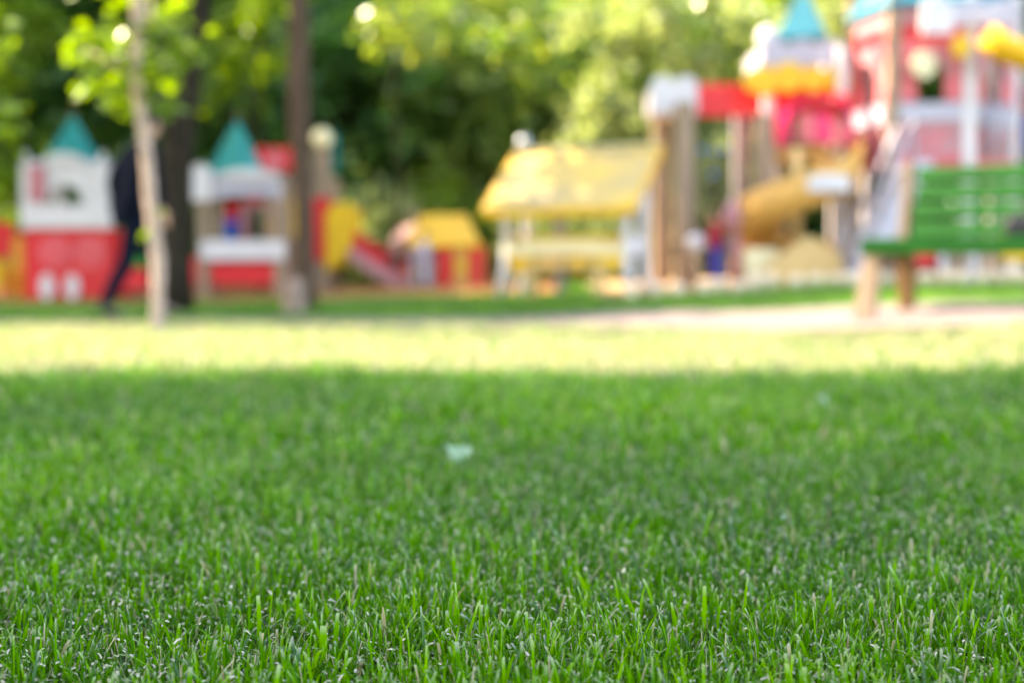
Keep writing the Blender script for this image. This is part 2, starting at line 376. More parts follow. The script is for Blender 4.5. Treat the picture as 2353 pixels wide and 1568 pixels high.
# ------------------------------------------------------------------ leaves and trees
def leaves_mesh(name, centers, spread, n, size, m, seed, droop=.3, flat=.5):
    rg = np.random.default_rng(seed); C = np.array(centers, float); k = rg.integers(0, len(C), n)
    sp = np.array(spread) if hasattr(spread, '__len__') else np.array([spread]*3)
    p = C[k]+rg.normal(0, 1, (n, 3))*sp
    s = size*rg.uniform(.6, 1.3, n)
    d = rg.normal(0, 1, (n, 3)); d[:, 2] = d[:, 2]*flat-droop; d /= np.linalg.norm(d, axis=1)[:, None]
    q = rg.normal(0, 1, (n, 3)); q[:, 2] *= flat; q -= d*(q*d).sum(1)[:, None]; q /= np.linalg.norm(q, axis=1)[:, None]
    nn = np.cross(d, q)
    S = s[:, None]
    v = np.stack([p, p+d*S*.5+q*S*.36+nn*S*.08, p+d*S, p+d*S*.5-q*S*.36+nn*S*.08], 1)
    # two triangles folded on the midrib
    me = bpy.data.meshes.new(name); me.vertices.add(4*n); me.vertices.foreach_set('co', v.astype(np.float32).ravel())
    i0 = np.arange(n)*4; fc = np.stack([i0, i0+1, i0+2, i0, i0+2, i0+3], 1).astype(np.int32)
    me.loops.add(6*n); me.loops.foreach_set('vertex_index', fc.ravel()); me.polygons.add(2*n)
    me.polygons.foreach_set('loop_start', np.arange(0, 6*n, 3, dtype=np.int32))
    cl = rg.uniform(0, 1, len(C))[k]*.55+rg.uniform(0, .45, n)
    a = me.attributes.new('rnd', 'FLOAT', 'POINT'); a.data.foreach_set('value', np.repeat(cl, 4).astype(np.float32))
    me.update(calc_edges=True); me.materials.append(m); return me
def crown_centers(seed, r, rz, n, lo=.45):
    rg = random.Random(seed); out = []
    while len(out) < n:
        v = Vector((rg.gauss(0, 1), rg.gauss(0, 1), rg.gauss(0, 1))).normalized(); q = rg.uniform(lo, 1)
        bump = 1+.22*math.sin(3*math.atan2(v.y, v.x)+seed)*math.cos(2*v.z*3)
        out.append((v.x*r*q*bump, v.y*r*q*bump, v.z*rz*q))
    return out
def trunk_mesh(name, h, r, seed, crown_r, m, limbs=7, lean=0.0, start=.45):
    rg = random.Random(seed); b = MB(); pts = []; rad = []
    for i in range(12):
        t = i/11; pts.append((lean*t*t*h+.05*math.sin(t*5+seed)*h*.12, .04*math.sin(t*4+seed*2)*h*.2, t*h)); rad.append(r*(1.35-.35*min(1, t*9))*(1-.72*t))
    b.tube(pts, rad, 12, noise=.12)
    for k in range(limbs):
        t = start+(1-start)*(k+.3)/limbs; i = int(t*11); p = Vector(pts[i]); a = rg.random()*6.28; L = crown_r*rg.uniform(.55, .95)
        e = p+Vector((math.cos(a)*L, math.sin(a)*L, L*rg.uniform(.3, .9))); mid = (p+e)/2+Vector((0, 0, -.08*L))
        b.tube([p, mid, e], [rad[i]*.55, rad[i]*.35, rad[i]*.1], 7, noise=.15)
    me = b.mesh(name); me.materials.append(m); return me
VAR = []
for s_ in range(5):                                   # full forest trees, foliage from low down
    cm = leaves_mesh('crown', crown_centers(s_+3, 2.5, 4.3, 95, .35), .36, 6200, .27, L_forest, s_)
    tm = trunk_mesh('trunk', 6.5, .19, s_, 2.2, B_dark)
    VAR.append((cm, tm, 5.2))
for s_ in range(2):
    cm = leaves_mesh('crown', crown_centers(s_+30, 2.2, 3.4, 80, .35), .34, 5600, .24, L_sunwash, s_+40)
    tm = trunk_mesh('trunk', 5.0, .15, s_+20, 2.0, B_brown); VAR.append((cm, tm, 4.2))
HI = []                                               # high-crowned shade trees
for s_ in range(3):
    cm = leaves_mesh('crown', crown_centers(s_+60, 2.4, 1.9, 90, .1), .5, 11000, .22, L_forest, s_+60)
    tm = trunk_mesh('trunk', 7.0, .19, s_+60, 2.2, B_dark, start=.65); HI.append((cm, tm, 6.6))
def tree(v, x, y, sc_, label, rz=0, cat='tree', group=None, name='leafy_tree', sz=None, lift=0):
    t = empty(name, (x, y, gz(x, y)-.03), rz, label, cat, group); t.scale = (sc_, sc_, sz or sc_)
    c = bpy.data.objects.new('crown', v[0]); col.objects.link(c); c.parent = t; c.location = (0, 0, v[2]+lift)
    k = bpy.data.objects.new('trunk', v[1]); col.objects.link(k); k.parent = t
    return t
# shade trees standing left of and behind the camera: they throw the foreground shade
SG = 'tall shade trees outside the left of the picture'
SH = [(0, -4.0, 4.75, .98), (1, -6.1, 4.85, .98), (2, -8.2, 4.75, .98), (0, -10.3, 4.85, .98), (1, -12.4, 4.8, .98), (2, -4.6, .2, 1.15), (1, -8.8, .0, 1.2), (2, -12.5, -.2, 1.25), (0, -6.5, 2.2, 1.2), (1, -3.4, -3.5, 1.2), (2, -10.6, 2.3, 1.2)]
for i, (v, x, y, s_) in enumerate(SH):
    tree(HI[v], x, y+.1, s_, 'tall shade tree standing beyond the left edge of the lawn', rz=i*1.3, group=SG, name='shade_tree')
# shade over the left playhouses and lawn strip
for i, (v, x, y, s_) in enumerate([(2, -12.0, 19.0, 1.0), (1, -9.4, 19.8, 1.0), (0, -7.1, 15.0, .92), (1, -10.8, 15.1, .95)]):
    tree(HI[v], x, y, s_, 'tall shade tree standing beyond the left edge of the playground', rz=i*2.1, group='tall shade trees left of the playground', name='shade_tree')

# the forest behind
FT = [  # variant, px, Y, width, height, label
 (0, 40, 22, 1.0, 1.0, 'dark leafy tree right behind the left playhouse with blue cone roof'),
 (1, 250, 23, 1.0, 1.05, 'dark leafy tree behind the walking person and the sapling'),
 (2, 520, 22, .8, .75, 'dark leafy tree behind the middle playhouse'),
 (3, 800, 21.5, .75, .62, 'bushy tree behind the yellow and red slide tower'),
 (4, 980, 23, .8, .62, 'bushy tree behind the crouching person in dusty pink'),
 (5, 1130, 21, .7, .72, 'light green tree above the small playhouse with yellow hipped roof'),
 (2, 1290, 23, .75, .60, 'leafy tree behind the left half of the kiosk roof'),
 (6, 1440, 21.5, .72, .70, 'light green tree behind the right end of the kiosk roof'),
 (4, 1590, 24, .8, .62, 'leafy tree above the twin posts with the white cap'),
 (5, 1730, 22.5, .8, .80, 'light green tree left of the small teal spire'),
 (0, 1870, 25, .8, .70, 'leafy tree right behind the small teal spire'),
 (6, 1975, 23, .8, .95, 'pale green tree between the small spire and the big castle tower'),
 (1, 2160, 24, .9, .8, 'leafy tree behind the big castle tower'),
 (2, 2380, 23, .9, .8, 'leafy tree behind the right edge of the castle'),
 (3, -130, 22, 1.0, .9, 'leafy tree beyond the left edge of the playground'),
 (2, 130, 29, 1.3, 1.2, 'tall back row tree above the teal cone of the left playhouse'),
 (0, 430, 30, 1.3, 1.15, 'tall back row tree between the sapling and the middle playhouse'),
 (4, 700, 29, 1.1, .95, 'tall back row tree behind the slim brown trunk'),
 (1, 900, 30, 1.1, .85, 'back row tree between the slide tower and the kiosk'),
 (3, 1200, 30, 1.1, .85, 'back row tree left of the kiosk ridge'),
 (5, 1390, 29, 1.1, .95, 'light green back row tree above the kiosk ridge'),
 (1, 1650, 31, 1.2, .9, 'back row tree above the castle beam'),
 (5, 1820, 30, 1.1, 1.1, 'light green back row tree above the small castle tower'),
 (2, 2080, 31, 1.2, 1.0, 'back row tree behind the castle arches'),
 (3, 2420, 30, 1.2, 1.0, 'back row tree at the right edge of the woods'),
]
for i, (v, px, Y, s_, hz_, lb) in enumerate(FT):
    Y += 1.6 if Y < 26 else .8
    tree(VAR[v], X(px, Y), Y, s_, lb, rz=i*1.7, group='trees of the wood behind the playground', sz=hz_)
# far wood as one mass
def far_wood():
    rg = random.Random(5); C = []
    for i in range(900):
        a = rg.uniform(-.95, .95); r = rg.uniform(38, 46); C.append((math.sin(a)*r, math.cos(a)*r, rg.uniform(.3, 10)))
    return link_mesh('far_woodland', leaves_mesh('far_woodland', C, .9, 60000, .45, L_forest, 99), None)
tag(far_wood(), 'far woodland closing the view behind all trees', 'woodland', kind='stuff')

# low undergrowth closing the gaps between the trunks
def undergrowth():
    rg = random.Random(8); C = []
    for i in range(420):
        a = rg.uniform(-.6, .6); r = rg.uniform(25, 36); C.append((math.sin(a)*r, math.cos(a)*r, .3+rg.uniform(.1, 1.7)))
    return link_mesh('undergrowth', leaves_mesh('undergrowth', C, .5, 26000, .26, L_forest, 77), None)
tag(undergrowth(), 'low green undergrowth between the trunks of the wood', 'undergrowth', kind='stuff')
# bushes catching light
def bush(px, Y, r, h, label, m, n=1500, size=.11):
    x = X(px, Y); t = empty('bush', (x, Y, gz(x, Y)), 0, label, 'bush', 'bushes at the edge of the wood')
    rg = random.Random(int(px)); C = [(rg.gauss(0, .45)*r, rg.gauss(0, .4)*r, h*(.15+.8*rg.random())) for _ in range(26)]
    link_mesh('foliage', leaves_mesh('foliage', C, .16, n, size, m, int(px)), None, t)
    b = MB()
    for k in range(5):
        a = k*1.3; b.tube([(0, 0, 0), (.2*r*math.cos(a), .2*r*math.sin(a), h*.4), (.5*r*math.cos(a), .5*r*math.sin(a), h*.85)], [.02, .015, .006], 6)
    b.build('stem', B_brown, t)
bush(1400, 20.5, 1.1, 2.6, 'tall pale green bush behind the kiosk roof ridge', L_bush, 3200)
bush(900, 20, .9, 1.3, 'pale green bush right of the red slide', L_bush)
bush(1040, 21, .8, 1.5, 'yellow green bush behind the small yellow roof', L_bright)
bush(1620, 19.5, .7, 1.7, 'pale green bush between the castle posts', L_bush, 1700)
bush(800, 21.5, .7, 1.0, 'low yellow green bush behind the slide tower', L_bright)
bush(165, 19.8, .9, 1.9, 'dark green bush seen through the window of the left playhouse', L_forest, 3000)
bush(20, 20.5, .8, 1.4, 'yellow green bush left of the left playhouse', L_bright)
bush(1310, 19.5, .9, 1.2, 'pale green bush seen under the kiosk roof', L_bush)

# --- dark trunk with a fork (left)
def forked():
    Y = 13.6; b0 = P(400, 705, Y); t = empty('forked_tree', (b0.x, Y, gz(b0.x, Y)-.02), 0, 'thick dark trunk forking to the right, behind the pale sapling', 'tree')
    L = lambda px, py: P(px, py, Y)-t.location
    b = MB(); pts = [L(402, 715), L(404, 640), L(405, 500), L(408, 380), L(415, 270), L(435, 150), L(452, 40), L(462, -60), L(470, -250)]
    b.tube(pts, [.20, .155, .145, .14, .15, .135, .125, .11, .08], 16, noise=.08)
    pts = [L(412, 300), L(402, 180), L(396, 60), L(385, -80), L(370, -260)]; b.tube(pts, [.12, .10, .085, .08, .05], 12, noise=.08)
    pts = [L(452, 40), L(485, -60), L(520, -200)]; b.tube(pts, [.1, .08, .04], 10, noise=.1)
    b.build('trunk', B_dark, t)
    C = [(c[0]+.2, c[1]+1.5, c[2]+6.6) for c in crown_centers(80, 2.1, 1.7, 60, .1)]
    link_mesh('crown', leaves_mesh('crown', C, .45, 7500, .2, L_forest, 80), None, t)
forked()
def slim():
    Y = 13.4; b0 = P(700, 690, Y); t = empty('slim_tree', (b0.x, Y, gz(b0.x, Y)-.02), 0, 'slim straight brown trunk right of the middle playhouse', 'tree')
    L = lambda px, py: P(px, py, Y)-t.location
    pts = [L(701, 702), L(701, 655), L(700, 540), L(696, 420), L(688, 300), L(685, 180), L(686, 80), L(683, -40), L(684, -300)]
    b = MB(); b.tube(pts, [.13, .095, .09, .09, .098, .10, .095, .09, .06], 14, noise=.06)
    for k in range(5):
        a = k*1.3+.4; p = L(684, -190-k*18); b.tube([p, p+Vector((math.cos(a)*.7, math.sin(a)*.7, .6)), p+Vector((math.cos(a)*1.4, math.sin(a)*1.4, .9))], [.05, .035, .01], 7)
    b.build('trunk', B_brown, t)
    C = [(c[0], c[1]+1.4, c[2]+6.6) for c in crown_centers(83, 1.9, 1.5, 50, .1)]
    link_mesh('crown', leaves_mesh('crown', C, .45, 6000, .2, L_forest, 83), None, t)
slim()
# sprays of sunlit leaves hanging from the slim tree and from young trees before the wood
def young(px, Y, spots, label, m, size=.15, base_py=600):
    x = X(px, Y); t = empty('young_tree', (x, Y, gz(x, Y)-.02), 0, label, 'tree'); L = lambda a, b_: P(a, b_, Y)-t.location
    b = MB(); z1 = L(px, spots[0][1]).z; b.tube([(0, 0, 0), (.05, .05, z1*.4), (-.04, 0, z1*.8), (0, 0, z1*1.15)], [.035, .028, .02, .012], 9, noise=.1)
    C = []
    rg = random.Random(int(px))
    for (sx, sy, n) in spots:
        p = L(sx, sy); b.tube([(0, 0, max(.3, p.z-.5)), (p.x*.6, .1, p.z-.15), tuple(p)], [.02, .012, .004], 6)
        C += [(p.x+rg.gauss(0, .12), rg.gauss(0, .2), p.z+rg.gauss(0, .1)) for _ in range(n)]
    b.build('trunk', B_dark, t)
    link_mesh('crown', leaves_mesh('crown', C, .10, len(C)*26, size, m, int(px)), None, t)
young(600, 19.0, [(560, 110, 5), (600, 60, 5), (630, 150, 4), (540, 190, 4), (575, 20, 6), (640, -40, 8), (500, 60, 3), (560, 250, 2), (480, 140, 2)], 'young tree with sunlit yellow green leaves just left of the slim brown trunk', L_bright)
young(910, 19.5, [(870, 60, 4), (940, 30, 5), (900, 110, 3), (960, 90, 3), (930, -40, 6)], 'young tree with sunlit leaves at the upper centre before the dark wood', L_sunwash)
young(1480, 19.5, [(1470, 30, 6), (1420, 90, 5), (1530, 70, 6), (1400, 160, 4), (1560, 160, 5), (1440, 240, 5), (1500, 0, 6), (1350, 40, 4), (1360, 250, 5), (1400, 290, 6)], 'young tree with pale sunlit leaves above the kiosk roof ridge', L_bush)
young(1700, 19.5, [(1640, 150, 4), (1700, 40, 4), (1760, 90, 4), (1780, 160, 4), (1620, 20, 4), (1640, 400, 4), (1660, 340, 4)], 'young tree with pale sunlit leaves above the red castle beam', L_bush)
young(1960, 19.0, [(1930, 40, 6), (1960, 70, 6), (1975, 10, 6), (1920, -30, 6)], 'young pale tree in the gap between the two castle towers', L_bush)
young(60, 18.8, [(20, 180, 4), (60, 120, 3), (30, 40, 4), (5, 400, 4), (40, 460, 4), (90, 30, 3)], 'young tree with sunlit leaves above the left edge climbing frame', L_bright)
# --- sapling with big lobed leaves
def lobed_leaf(b, p, d, n_, s):
    d = d.normalized(); q = d.cross(n_).normalized(); n_ = q.cross(d)
    ang = [0, 20, 38, 62, 85, 112, 140]; rad = [1, .62, .86, .5, .66, .38, .30]
    ring = []
    for a, r in zip(ang, rad): ring.append((a, r))
    pts = [p]
    full = [(-a, r) for a, r in ring[:0:-1]]+ring
    for a, r in full:
        a_ = R(a); pts.append(p+d*(.35*s)+(d*math.cos(a_)+q*math.sin(a_))*r*s*.62-n_*(abs(math.sin(a_))*.12*s))
    k = len(pts); c = p+d*(.35*s); pts.append(c)
    b.add(pts, [(k, i, i+1) for i in range(1, k-1)]+[(k, k-1, 0), (k, 0, 1)], True)
def leafset(name, spots, m, parent, seed):
    rg = random.Random(seed); b = MB()
    for c, rr, n in spots:
        for i in range(n):
            p = Vector(c)+Vector((rg.gauss(0, rr), rg.gauss(0, rr), rg.gauss(0, rr*.7)))
            d = Vector((rg.gauss(0, 1), rg.gauss(0, 1), rg.gauss(-.7, .5))); lobed_leaf(b, p, d, Vector((rg.gauss(0, .4), rg.gauss(0, .4), 1)), rg.uniform(.10, .17))
    me = b.mesh(name); rn = me.attributes.new('rnd', 'FLOAT', 'POINT'); rn.data.foreach_set('value', np.random.default_rng(seed).uniform(0, 1, len(me.vertices)).astype(np.float32))
    return link_mesh(name, me, m, parent)
def sapling():
    Y = 9.9; b0 = P(362, 762, Y); t = empty('sapling', (b0.x, Y, gz(b0.x, Y)-.02), 0, 'slender pale barked sapling with bright yellow green leaves at the lawn edge', 'tree')
    L = lambda px, py, dy=0: P(px, py, Y+dy)-t.location
    pts = [L(361, 775), L(362, 740), L(363, 660), L(364, 598), L(356, 545), L(345, 460), L(338, 370), L(328, 290), L(320, 230), L(315, 150), L(316, 60), L(318, -40), L(322, -200), L(325, -420)]
    b = MB(); b.tube(pts, [.058, .047, .043, .047, .043, .041, .040, .038, .042, .040, .040, .036, .03, .012], 14, noise=.05)
    br = [((316, 205), (375, 165), (440, 100)), ((316, 190), (260, 150), (200, 110)), ((318, 225), (265, 205), (215, 190)), ((320, 235), (350, 235), (380, 225)), ((318, 30), (370, 60), (430, 95)), ((317, 100), (350, 50), (345, -40)), ((318, -60), (260, -130), (210, -200)), ((318, -60), (380, -150), (440, -220))]
    for a in br:
        b.tube([L(*a[0]), L(*a[1], .1), L(*a[2], .15)], [.014, .009, .004], 6)
    b.build('trunk', B_pale, t)
    S = []
    for px, py, n in ((200, 100, 8), (235, 85, 7), (265, 60, 6), (290, 110, 6), (240, 120, 5), (205, 175, 6), (235, 190, 8), (260, 205, 6), (285, 165, 5), (420, 90, 8), (395, 75, 7), (430, 110, 6), (370, 55, 6), (355, 120, 6), (380, 170, 6), (345, 150, 6), (400, 160, 5), (330, 180, 5), (290, 235, 5), (275, 238, 4), (365, 235, 5), (340, 60, 5), (250, -10, 6), (390, -12, 5),
                     (300, -80, 14), (220, -180, 14), (430, -200, 14), (330, -260, 18), (320, -350, 14)):
        S.append((L(px, py, random.uniform(-.15, .2)), .07, int(n*1.9)))
    S += [(L(345, 465), .02, 1), (L(352, 515), .02, 1)]
    leafset('foliage', S, L_bright, t, 3)
sapling()
def edge_sapling():
    Y = 10.6; b0 = P(-130, 740, Y); t = empty('sapling', (b0.x, Y, gz(b0.x, Y)-.02), 0, 'young tree whose yellow green leaves reach in at the left edge', 'tree')
    L = lambda px, py, dy=0: P(px, py, Y+dy)-t.location
    b = MB(); b.tube([L(-130, 752), L(-128, 500), L(-120, 250), L(-125, 50), L(-120, -200)], [.06, .05, .045, .04, .02], 12, noise=.05)
    for a in (((-120, 300), (-50, 260), (10, 240)), ((-122, 200), (-60, 140), (15, 85)), ((-120, 320), (-60, 310), (5, 290))): b.tube([L(*a[0]), L(*a[1]), L(*a[2])], [.015, .01, .004], 6)
    b.build('trunk', B_pale, t)
    S = [(L(px, py, random.uniform(-.2, .2)), .07, n) for px, py, n in ((5, 90, 7), (15, 100, 5), (-40, 110, 8), (5, 235, 8), (12, 280, 9), (22, 310, 6), (-30, 260, 10), (-80, 200, 10), (-100, 80, 12), (-60, 0, 12), (0, 25, 4), (-150, 150, 12), (-170, 250, 10))]
    leafset('foliage', S, L_bright, t, 9)
edge_sapling()

# ------------------------------------------------------------------ playhouses (left)
def local(t): return lambda px, py, Y: P(px, py, Y)-t.location
def pyramid(t, cx, cy, z0, half, h, rz, m, n=4, name='roof'):
    b = MB(); b.lathe([(half, 0), (half*.97, .03), (.012, h)], (cx, cy, z0), n, False, rz); return b.build(name, m, t)
def finial(t, c, r, m, par=None): 
    b = MB(); b.lathe([(r*.4, 0), (r*.35, r), (r*.9, r*1.6), (r, r*2.4), (r*.7, r*3.2), (r*.1, r*4)], c, 12); return b.build('finial', m, par or t)

def house_a():
    Y = 17.0; s = F/Y; x0 = X(160, Y); g = gz(x0, Y); t = empty('playhouse', (x0, Y, g), R(-4), 'small castle playhouse with red base, white window front and teal cone, at the left', 'playhouse')
    H = lambda py: Z(py, Y)-g; D = 1.0; W = 1.02
    # red front and sides
    b = MB(); b.box((-.01, 0, H(605)), (1.09, .05, H(527)-.04)); b.box((-.52, D/2+.03, H(605)), (.05, D, H(527)-.04)); b.box((.50, D/2+.03, H(605)), (.05, D, H(527)-.04)); b.box((.02, D, H(605)), (1.0, .05, H(527)-.04))
    b.build('wall', M_red, t, .006)
    for dx in (-.16, .27):
        b = MB(); b.panel(disc(dx, H(580), .20), -.045, .02); o = b.build('medallion', M_medal, t, .004)
        b = MB(); b.panel(disc(dx, H(590), .035), -.052, .012); b.build('boss', M_red, o)
    for dx in (-.26, .05):
        b = MB(); b.panel(disc(dx, .17, .09, .155), -.05, .025); b.build('oval_panel', M_white, t, .004)
    # counter
    b = MB(); b.box((.0, -.02, H(498)), (1.10, .14, H(472)-H(526))); b.build('counter', M_white, t, .01)
    # posts
    for i, (dx, dy) in enumerate(((-.50, -.02), (.44, -.02), (-.50, D), (.44, D))):
        b = MB(); b.box((dx, dy, (H(375)+H(528))/2), (.10, .10, H(375)-H(528))); b.build('post', M_white, t, .01)
    # front upper frame with window
    zt, zb = H(375), H(470)
    b = MB(); b.arch(-.02, zb, zb+.03, .42, .84, zt, -.05, .04); b.build('window_front', M_white, t)
    b = MB(); b.panel(scallop(-.30, .24, zt-.01, H(352), 1, .25), -.075, .04); b.build('pediment', M_white, t, .004)
    b = MB(); b.box((-.34, -.075, (zt+zb)/2), (.2, .03, zt-zb-.06)); b.build('pattern_panel', M_rose, t, .004)
    b = MB()
    for k in range(4): b.box((-.34, -.096, zb+.08+k*.1), (.15, .012, .035), (0, R(38), 0))
    b.build('chevron', M_pink, t)
    for dx, dy in ((-.5, -.02), (.44, -.02)):
        finial(t, (dx, dy, zt), .035, M_white)
    b = MB(); b.box((-.03, D/2, zt+.02), (.9, D, .04)); b.build('ceiling', M_lilac, t)
    r = pyramid(t, -.09, D*.42, zt+.04, .37, H(256)-zt-.04, PI/4, M_teal, 4)
    finial(t, (-.09, D*.42, H(262)), .03, M_bwood, r)
    for dx in (-.585, -.68): 
        b = MB(); b.tube([(dx, .1, 0), (dx, .1, H(545))], .035, 10); b.build('rail_post', M_amber, t)
    b = MB(); b.tube([(-.585, .1, H(560)), (-.72, .1, H(560))], .025, 8); b.build('rail', M_orange, t)
house_a()

def edge_toy():
    Y = 17.6; x0 = X(25, Y); g = gz(x0, Y); t = empty('climbing_frame', (x0, Y, g), .1, 'red and yellow climbing frame at the left edge beside the left playhouse', 'climbing frame')
    H = lambda py: Z(py, Y)-g
    for dx, m in ((-.28, M_yel), (-.05, M_orange), (.16, M_amber)):
        b = MB(); b.tube([(dx, 0, 0), (dx, 0, H(545 if m != M_orange else 560))], .04, 10); b.build('post', m, t)
    b = MB(); b.panel(scallop(-.30, .10, H(590), H(508), 1, .4), -.07, .04); b.build('panel', M_red, t, .005)
    b = MB(); b.panel(scallop(-.24, .02, H(660), H(600), 1, .3), -.07, .04); b.build('panel', M_yel, t, .005)
    b = MB(); b.box((.02, -.05, H(640)), (.2, .04, .3)); b.build('panel', M_red, t, .005)
    b = MB(); b.box((-.06, .3, H(600)), (.5, .6, .05)); b.build('platform', M_bwood, t, .005)
edge_toy()

def house_b():
    Y = 17.0; x0 = X(560, Y); g = gz(x0, Y); t = empty('playhouse', (x0, Y, g), R(3), 'small castle playhouse with open window, white counter and red base, left of the slim trunk', 'playhouse')
    H = lambda py: Z(py, Y)-g; D = 1.0; q = Y/F; U = lambda px: (px-560)*q
    b = MB(); b.box((0, 0, (H(603)+H(655))/2), (U(632)-U(482), .05, H(603)-H(655))); b.build('wall', M_red, t, .006)
    for px, m in ((470, M_wood), (642, M_wood)):
        for dy in (0, D):
            b = MB(); b.box((U(px), dy, H(400)/2), (.13 if dy == 0 else .09, .10, H(400))); b.build('post', m, t, .012)
    b = MB(); b.panel(scallop(U(443), U(492), H(462), H(378), 1, .5), -.09, .05); b.build('post_cap', M_white, t, .006)
    b = MB(); b.box((0, -.02, H(575)), (U(652)-U(462), .16, H(552)-H(598))); b.build('counter', M_white, t, .01)
    b = MB(); b.box((U(450), .02, H(622)), (.16, .08, .34)); b.build('side_panel', M_red, t, .005)
    b = MB(); b.box((U(640), .3, H(625)), (.06, .6, .32)); b.build('side_panel', M_pink, t, .005)
    b = MB(); b.arch((U(495)+U(650))/2, H(455), H(450), .55, U(650)-U(495), H(405), -.06, .04); b.box((U(572), -.04, H(428)), (U(650)-U(495)-.02, .035, H(408)-H(452))); b.build('gable_board', M_lilac, t)
    b = MB(); b.panel(scallop(U(500), U(650), H(412), H(388), 1, .18), -.1, .035); b.build('pediment', M_white, t, .004)
    b = MB(); b.arch(U(565), H(530), H(485), .45, .75, H(455), D-.05, .04); b.build('rear_panel', M_red, t)
    b = MB(); b.arch(U(590), H(555), H(500), .28, .5, H(460), .45, .03); b.build('inner_panel', M_rose, t)
    for px in (505, 610): 
        b = MB(); b.box((U(px), .05, H(510)), (.07, .05, H(460)-H(560))); b.build('window_post', M_wood, t, .006)
    b = MB(); b.box((U(562), D/2, H(403)), (.85, D, .04)); b.build('ceiling', M_lilac, t)
    r = pyramid(t, U(536), .42, H(400), .37, H(268)-H(400), R(18), M_teal, 4); finial(t, (U(536), .42, H(274)), .03, M_bwood, r)
    # blue toy on the counter is a thing of its own
    p = t.location+Vector((U(525), .12, H(552)))
    o = empty('toy_bucket', p, 0, 'blue toy bucket standing in the window of the middle playhouse', 'toy')
    b = MB(); b.lathe([(.07, 0), (.10, .2), (.115, .2), (.115, .22), (.095, .22), (.065, .02)], n=16); b.build('bucket', M_blue, o)
    b = MB(); b.tube([(.10*math.cos(a), 0, .2+.09*math.sin(a)) for a in [PI*i/10 for i in range(11)]], .006, 6); b.build('handle', M_blue, o)
house_b()

def slide_tower():
    Y = 18.2; x0 = X(745, Y); g = gz(x0, Y); q = Y/F; U = lambda px: (px-745)*q
    t = empty('slide_tower', (x0, Y, g), 0, 'small play tower with timber post, yellow sides and red slide, right of the slim trunk', 'slide tower'); H = lambda py: Z(py, Y)-g
    for px, dy in ((742, 0), (640, 0), (648, .9), (752, .9)):
        b = MB(); top = 345 if px == 742 else 400; b.box((U(px), dy, H(top)/2), (.2 if px == 742 else .12, .12, H(top))); o = b.build('post', M_wood, t, .012)
        if px == 742:
            b = MB(); b.ball((U(px), dy, H(320)), .13, 16, (1, 1, 1.05)); b.build('post_ball', M_cream, o)
    b = MB(); b.box((U(771), .03, H(350)), (.05, .08, .5)); b.build('pennant_board', M_teal, t, .005)
    b = MB(); b.panel(scallop(U(590), U(680), H(395), H(338), 3, .5), -.08, .04); b.build('crown_board', M_red, t, .004)
    b = MB(); b.panel(disc(U(636), H(372), .13), -.105, .02); b.build('rosette', M_pink, t, .004)
    b = MB(); b.panel(scallop(U(622), U(684), H(545), H(450), 1, .3), -.06, .04); b.build('side_panel', M_yel, t, .005)
    b = MB(); b.panel(scallop(U(722), U(768), H(600), H(452), 1, .4), -.08, .04); b.build('side_panel', M_red, t, .005)
    b = MB(); b.box((U(695), .45, H(560)), (.75, .9, .05)); b.build('platform', M_bwood, t, .005)
    for dy in (-.12, .62):
        b = MB(); b.panel([(U(752), H(625)), (U(792), H(600)), (U(812), H(560)), (U(822), H(490)), (U(812), H(470)), (U(770), H(466)), (U(752), H(490))], dy, .05); b.build('slide_side', M_yel, t, .006)
    sl_ = [(U(765), .25, H(560)), (U(800), .25, H(575)), (U(850), .25, H(610)), (U(900), .25, H(640)), (U(935), .25, H(652))]
    b = MB()
    vs = []
    for (x, y, z) in sl_:
        vs += [(x, y-.25, z+.14), (x, y-.23, z), (x, y+.23, z), (x, y+.25, z+.14), (x, y+.27, z+.14), (x, y+.26, z-.03), (x, y-.26, z-.03), (x, y-.27, z+.14)]
    b.add(vs, [(i*8+k, i*8+(k+1) % 8, (i+1)*8+(k+1) % 8, (i+1)*8+k) for i in range(4) for k in range(8)]+[tuple(range(8)), tuple(32+k for k in range(8))])
    b.build('slide', M_red, t)
    b = MB(); b.add([(x, y+sy, z+.006) for (x, y, z) in sl_ for sy in (-.21, .21)], [(2*i, 2*i+1, 2*i+3, 2*i+2) for i in range(4)]); b.build('slide_bed', M_rose, t)  # pale pink bed and near side put light into the red slide's colour
    for dy, lo, hi, m in ((-.31, -.10, .10, M_rose), (.27, .0, .30, M_red)):
        b = MB(); b.panel([(x, z+lo) for x, y, z in sl_]+[(x, z+hi) for x, y, z in sl_[::-1]], .25+dy, .03); b.build('slide_side', m, t, .006)
slide_tower()

def rocker():
    Y = 16.2; x0 = X(312, Y); g = gz(x0, Y); t = empty('spring_rocker', (x0, Y, g), 0, 'green spring rocker above a red base seen behind the walking person', 'spring rocker'); H = lambda py: Z(py, Y)-g
    b = MB(); b.panel([(-.22, H(665)-.0), (.22, H(665)), (.20, H(618)), (-.20, H(618))], -.15, .3); b.build('base', M_red, t, .02)
    b = MB(); b.tube([(.07*math.cos(a*1.2), .07*math.sin(a*1.2), .1+a*.011) for a in range(0, 26)], .012, 6); b.build('spring', M_metal, t)
    b = MB(); b.panel([(-.2, H(612)), (.2, H(612)), (.17, H(570)), (.08, H(540)), (-.04, H(532)), (-.13, H(560)), (-.17, H(585))], -.03, .06); b.build('body', M_lgreen, t, .01)
    b = MB(); b.box((.02, 0, H(585)), (.2, .24, .03)); b.build('seat', M_lgreen, t, .008)
    b = MB(); b.tube([(-.08, -.16, H(556)), (-.08, .16, H(556))], .013, 8); b.build('handle', M_metal, t)
rocker()
